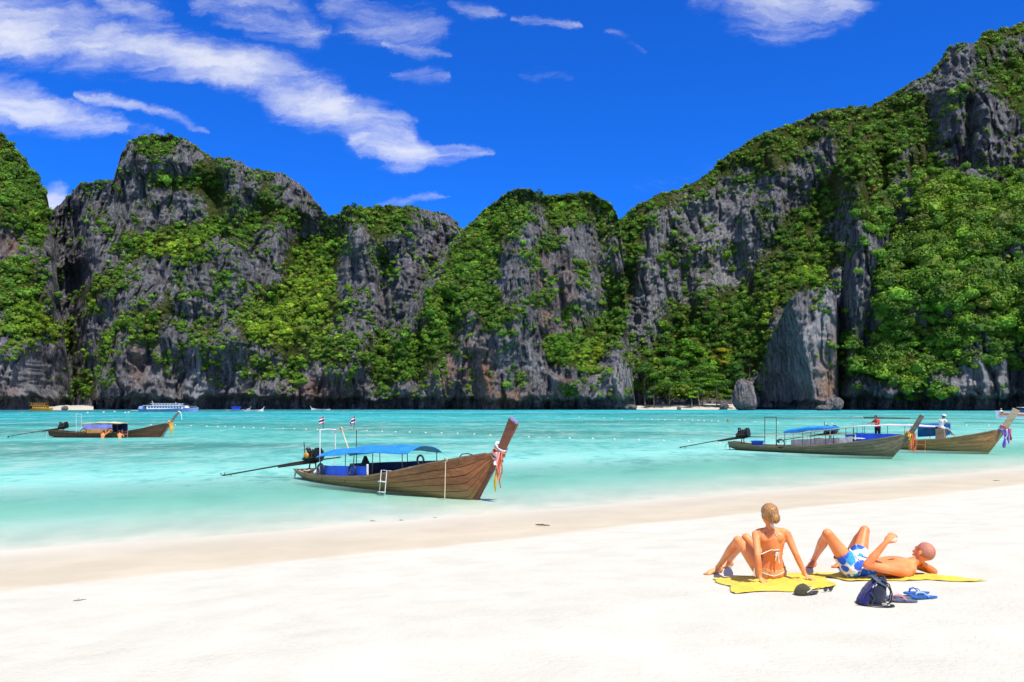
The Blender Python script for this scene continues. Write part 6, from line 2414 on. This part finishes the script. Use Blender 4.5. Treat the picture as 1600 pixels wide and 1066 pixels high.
float_line(far, 'small white float on the farther swimming line', 'floats on the farther swimming line', .15, 'pale rope of the farther swimming line')
fl2 = [(137, 645.4), (162, 644.5), (179, 643.7), (196, 645.2), (201, 644.8)]
float_line(fl2, 'white mooring float off the left cove', 'mooring floats off the left cove', .34, 'pale rope between the mooring floats off the left cove')

# ------------------------------------------------------------------ coves, boulders and single trees
def cove(label, px0, px1, d0, d1, z1, seed):
    n, m = 60, 14
    V_ = np.zeros((m, n, 3))
    u = np.linspace(0, 1, n); v = np.linspace(0, 1, m)
    for j in range(m):
        d = d0 + (d1 - d0) * v[j] + 1.2 * perlin(u * 7, seed, 0.0) * (1 - v[j]) + 5 * (np.abs(u - .5) * 2) ** 6
        V_[j, :, 0] = (px0 + (px1 - px0) * u - 800) * d / F
        V_[j, :, 1] = d
        V_[j, :, 2] = -.4 + (z1 + .4) * v[j] ** .8 + .15 * perlin(u * 11, v[j] * 4, seed)
    o = link('cove_beach', fast_mesh('cove_beach', V_.reshape(-1, 3), grid_faces(m, n)), M['cove_sand'])
    tag(o, label, None, None, 'structure')


M['cove_sand'] = plain('cove_sand', (.50, .465, .385), .95, 0, .2, .3)
cove('small pale sand cove at the foot of the green hill', 982, 1150, 383, 409, 2.6, 2.2)
cove('small pale sand cove beside the yellow boat', 76, 146, 352, 404, 1.9, 5.2)


def surf(px, py):
    """where the cliffs stand at a pixel: the nearest mass there"""
    best = None
    for P, N, veg, PX, PY in CLIFF_POINTS:
        j = int(round((px - PX[0, 0]) / (PX[0, 1] - PX[0, 0])))
        if j < 0 or j >= PX.shape[1] or py < PY[-1, j] - 3:
            continue
        i = int(np.argmin(np.abs(PY[:, j] - py)))
        if best is None or P[i, j][1] < best[0][1]:
            nn = N[i, j].copy()
            nn *= np.sign(-nn[1] + 1e-6)
            best = (P[i, j].copy(), nn)
    return best


def boulder(label, px, py, d, rx, rz, seed, ry=None):
    base_ = W(px, py, d)
    bm = bmesh.new()
    bmesh.ops.create_icosphere(bm, subdivisions=5, radius=1)
    co = np.array([v.co[:] for v in bm.verts])
    n = 1 + .22 * fbm(co[:, 0] * 1.3 + seed, co[:, 1] * 1.3, co[:, 2] * 1.0, 4) + .10 * (ridged(co[:, 0] * 3 + seed, co[:, 1] * 3, co[:, 2] * 1.2, 3) - 1)
    co = co * n[:, None]
    for v, c in zip(bm.verts, co):
        v.co = (c[0] * rx, c[1] * (ry or rx), (c[2] + .75) * rz)
    me = bpy.data.meshes.new('boulder')
    bm.to_mesh(me)
    bm.free()
    me.polygons.foreach_set('use_smooth', [True] * len(me.polygons))
    for an, val in (('veg', 0.0), ('rust', .15), ('pale', .1)):
        a = me.attributes.new(an, 'FLOAT', 'POINT')
        a.data.foreach_set('value', np.full(len(me.vertices), val, np.float32))
    o = link('boulder', me, ROCK)
    o.location = (base_.x, base_.y, max(base_.z, -.4))
    tag(o, label, 'boulder', 'boulders at the cliff foot')


boulder('tall grey boulder between the right cove and the pale slab', 1163, 640, 350, 4.6, 7.2, 1.0)
boulder('small brown rock standing on the sand at the right end of the cove', 1131, 640, 386, 2.0, 1.7, 2.0)
boulder('little dark rock at the water edge in the middle of the right cove', 1061, 640.4, 380, .9, .8, 3.0)
boulder('dark broken rock in the cleft right of the pale slab', 1303, 641.5, 340, 3.6, 3.0, 5.0)
boulder('low wet rock in front of the cleft beside the pale slab', 1286, 642, 338, 3.0, 1.3, 6.0)
boulder('low rock shelf end at the right foot of the central cliff', 986, 641, 374, 2.6, 1.5, 9.0)
boulder('small rock on the sand of the left cove beside the yellow boat', 101, 641.2, 348, 1.3, 1.0, 10.0)

M['bark'] = plain('bark', (.17, .14, .105), .9, 0, .4, 1.5, .4, stretch=(1, 1, .3))


def tree(label, base_, h, cw, tint, seed, name='tree', group='trees round the right hand cove', layers=7, flat=.42, cat='tree', trunk=.28, low=.42):
    """tapered trunk, forking limbs and a crown of leaf sprays carried in uneven clumps"""
    rs = np.random.RandomState(seed)
    e = empty(name, base_)
    tag(e, label, cat, group)
    mb = MB()
    lean = rs.uniform(-.12, .12, 2)
    top = Vector((lean[0] * h, lean[1] * h, h * .62))
    mid_ = Vector((lean[0] * h * .3 + rs.uniform(-.03, .03) * h, lean[1] * h * .3, h * .3))
    mb.tube([Vector((0, 0, -.6)), Vector((0, 0, .1)), mid_, top], [trunk * 1.5, trunk * 1.1, trunk * .75, trunk * .35], 8)
    cl = []
    for k in range(layers):
        a = rs.uniform(0, 6.28) + k * 2.4
        rr = cw * rs.uniform(.3, .85) if k else 0
        zz = h * rs.uniform(low, .95) if k else h * .93
        rr *= 1 - .5 * max(0, zz / h - .7) / .3
        c = Vector((lean[0] * zz + rr * math.cos(a), lean[1] * zz + rr * math.sin(a), zz))
        st = mid_.lerp(top, rs.uniform(0, 1))
        mb.tube([st, st.lerp(c, .5) + Vector((0, 0, .06 * h)), c], [trunk * .4, trunk * .25, trunk * .1], 6)
        cl.append((c, cw * rs.uniform(.36, .58)))
    mb.build('trunk', M['bark'], e)
    C = np.array([c[:] for c, r in cl], np.float32)
    r = np.array([q for c, q in cl], np.float32)
    t = np.array(tint)[None] * rs.uniform(.75, 1.25, (len(cl), 1))
    K_ = int(np.clip(r.mean() ** 2 * 34, 60, 260))
    V_, F_, CC = merge([core_blobs(rs, C, r * .9, r * flat, t, .6), leaves(rs, C, r, r * flat * 1.25, K_, np.clip(r * .2, .32, .7), t, .5)])
    o = link('crown', fast_mesh('crown', V_, F_, smooth=False, attrs={'tint': CC}), LEAF, e)
    return e


G1 = (.065, .17, .012); G2 = (.04, .115, .012); G3 = (.10, .25, .012); G4 = (.17, .33, .015); YL = (.34, .30, .012)
TR = [('broad spreading tree with pale limbs in the middle of the right cove', 1046, 633, 396, 23, 10.5, G1, 9, .34),
      ('round dark tree at the left end of the right cove', 1008, 632, 399, 20, 7.5, G2, 7, .5),
      ('tall tree with layered boughs right of the middle of the cove', 1098, 633, 397, 19, 8.0, G1, 8, .36),
      ('bright layered tree on the sand right of the lime sapling', 1120, 634, 394, 15, 6.5, G3, 8, .3),
      ('dark leafy tree before the tall boulder at the cove', 1152, 633, 392, 20, 6.5, G2, 7, .5),
      ('small lime green sapling on the sand of the right cove', 1081, 634, 390, 8.5, 3.4, G4, 6, .4),
      ('slender bright sapling just right of the lime one', 1093, 634, 391, 11, 2.8, G3, 6, .35),
      ('leaning green tree against the rock foot left of the cove', 992, 631, 402, 15, 5.5, G1, 6, .5),
      ('low dark shrub tree on the cove sand at far left of it', 1022, 634, 392, 8, 4.5, G2, 6, .45),
      ('yellow leaved tree among the green ones above the right cove', 1127, 585, 414, 13, 4.5, YL, 7, .5),
      ('fresh green tree high behind the middle of the right cove', 1075, 585, 418, 17, 7.5, G3, 8, .5),
      ('deep green tree crown above the left part of the cove', 1040, 566, 420, 13, 6.0, G1, 7, .5),
      ('dark tree crown tucked beside the pale slab above the boulder', 1172, 590, 372, 12, 5.0, G2, 7, .5)]
for k, (lab, px, py, d, h, cw, t, ly, fl) in enumerate(TR):
    s = surf(px, py) if py < 620 else None
    b0 = Vector(s[0]) if s else W(px, py, d)
    tree(lab, b0, h, cw, t, 100 + k, layers=ly, flat=fl)
SHR = [('bright lime bush crowning the left of the pale slab top', 1252, 446, 5.6, G4), ('wide lime bush spreading over the middle of the slab top', 1278, 446, 6.0, G4), ('green bush at the right end of the slab top', 1302, 456, 4.2, G3),
       ('lime bush low on the left of the central cliff foot', 730, 612, 2.6, G4), ('lime bush at the water end of the dark rib, central cliff', 817, 610, 2.8, G4), ('small lime bush just above another on the central cliff foot', 820, 590, 2.0, G4),
       ('lime bush right of the cave on the central cliff foot', 882, 622, 2.4, G4), ('lime bush on the pale rock toe of the central cliff', 952, 588, 3.0, G4), ('bright green patch bush on the ledge of the central cliff', 880, 560, 5.6, G3),
       ('second bright bush on the ledge of the central cliff', 862, 562, 4.2, G3), ('yellow green bush on the ledge toward the cove, central cliff', 930, 566, 5.2, (.26, .32, .012)), ('round bush low on the central cliff toe near the water', 925, 612, 2.6, G3),
       ('bright bush hanging beside the dark cleft of the right tower', 1323, 548, 5.0, G1), ('lime bush topping the dark tower beside the cleft', 1366, 418, 4.2, G4), ('orange tinted bush on top of the dark tower', 1362, 303, 3.0, (.30, .20, .03)),
       ('large round bush left on the right sea cliff above the bare strip', 1420, 487, 6.6, G1), ('bright round bush below the large one, left on the right sea cliff', 1424, 552, 5.6, G3), ('broad yellow green bush high on the right sea cliff', 1537, 470, 6.2, (.20, .24, .012)),
       ('round bush mid height on the right sea cliff beside bare rock', 1470, 492, 5.0, G1), ('bushy green mound at the low middle of the right sea cliff', 1410, 596, 5.0, G3), ('leafy mound just above the pale banded rock at right', 1545, 555, 5.4, G1),
       ('yellow tinted bush at the low left of the right sea cliff', 1380, 583, 4.2, (.24, .22, .02)), ('dark round bush at the right edge of the sea cliff', 1588, 470, 6.5, G2), ('bright bush under the bare crag high on the right', 1500, 318, 5.4, (.22, .27, .012)),
       ('light green bush right of centre high on the sea cliff', 1560, 320, 6.2, G3), ('bush in the mouth of the left valley above the cove', 122, 612, 5.0, G1), ('bright bush on the ledge left of the valley', 60, 515, 5.5, (.20, .25, .012)),
       ('dark evergreen bush on the crest of the central peak', 842, 306, 3.0, G2), ('dark bush on the saddle right of the central cliff', 975, 332, 3.4, G2), ('dark clump on the crest of the left centre hump', 552, 327, 2.2, G2)]
for k, (lab, px, py, r, t) in enumerate(SHR):
    s = surf(px, py)
    if s is None:
        continue
    b0 = Vector(s[0]) + Vector(s[1]) * .5
    tree(lab, b0, r * 1.25, r * .72, t, 300 + k, name='bush', group='bushes that stand out on the cliffs', layers=7, flat=.62, cat='bush', trunk=.12, low=.15)
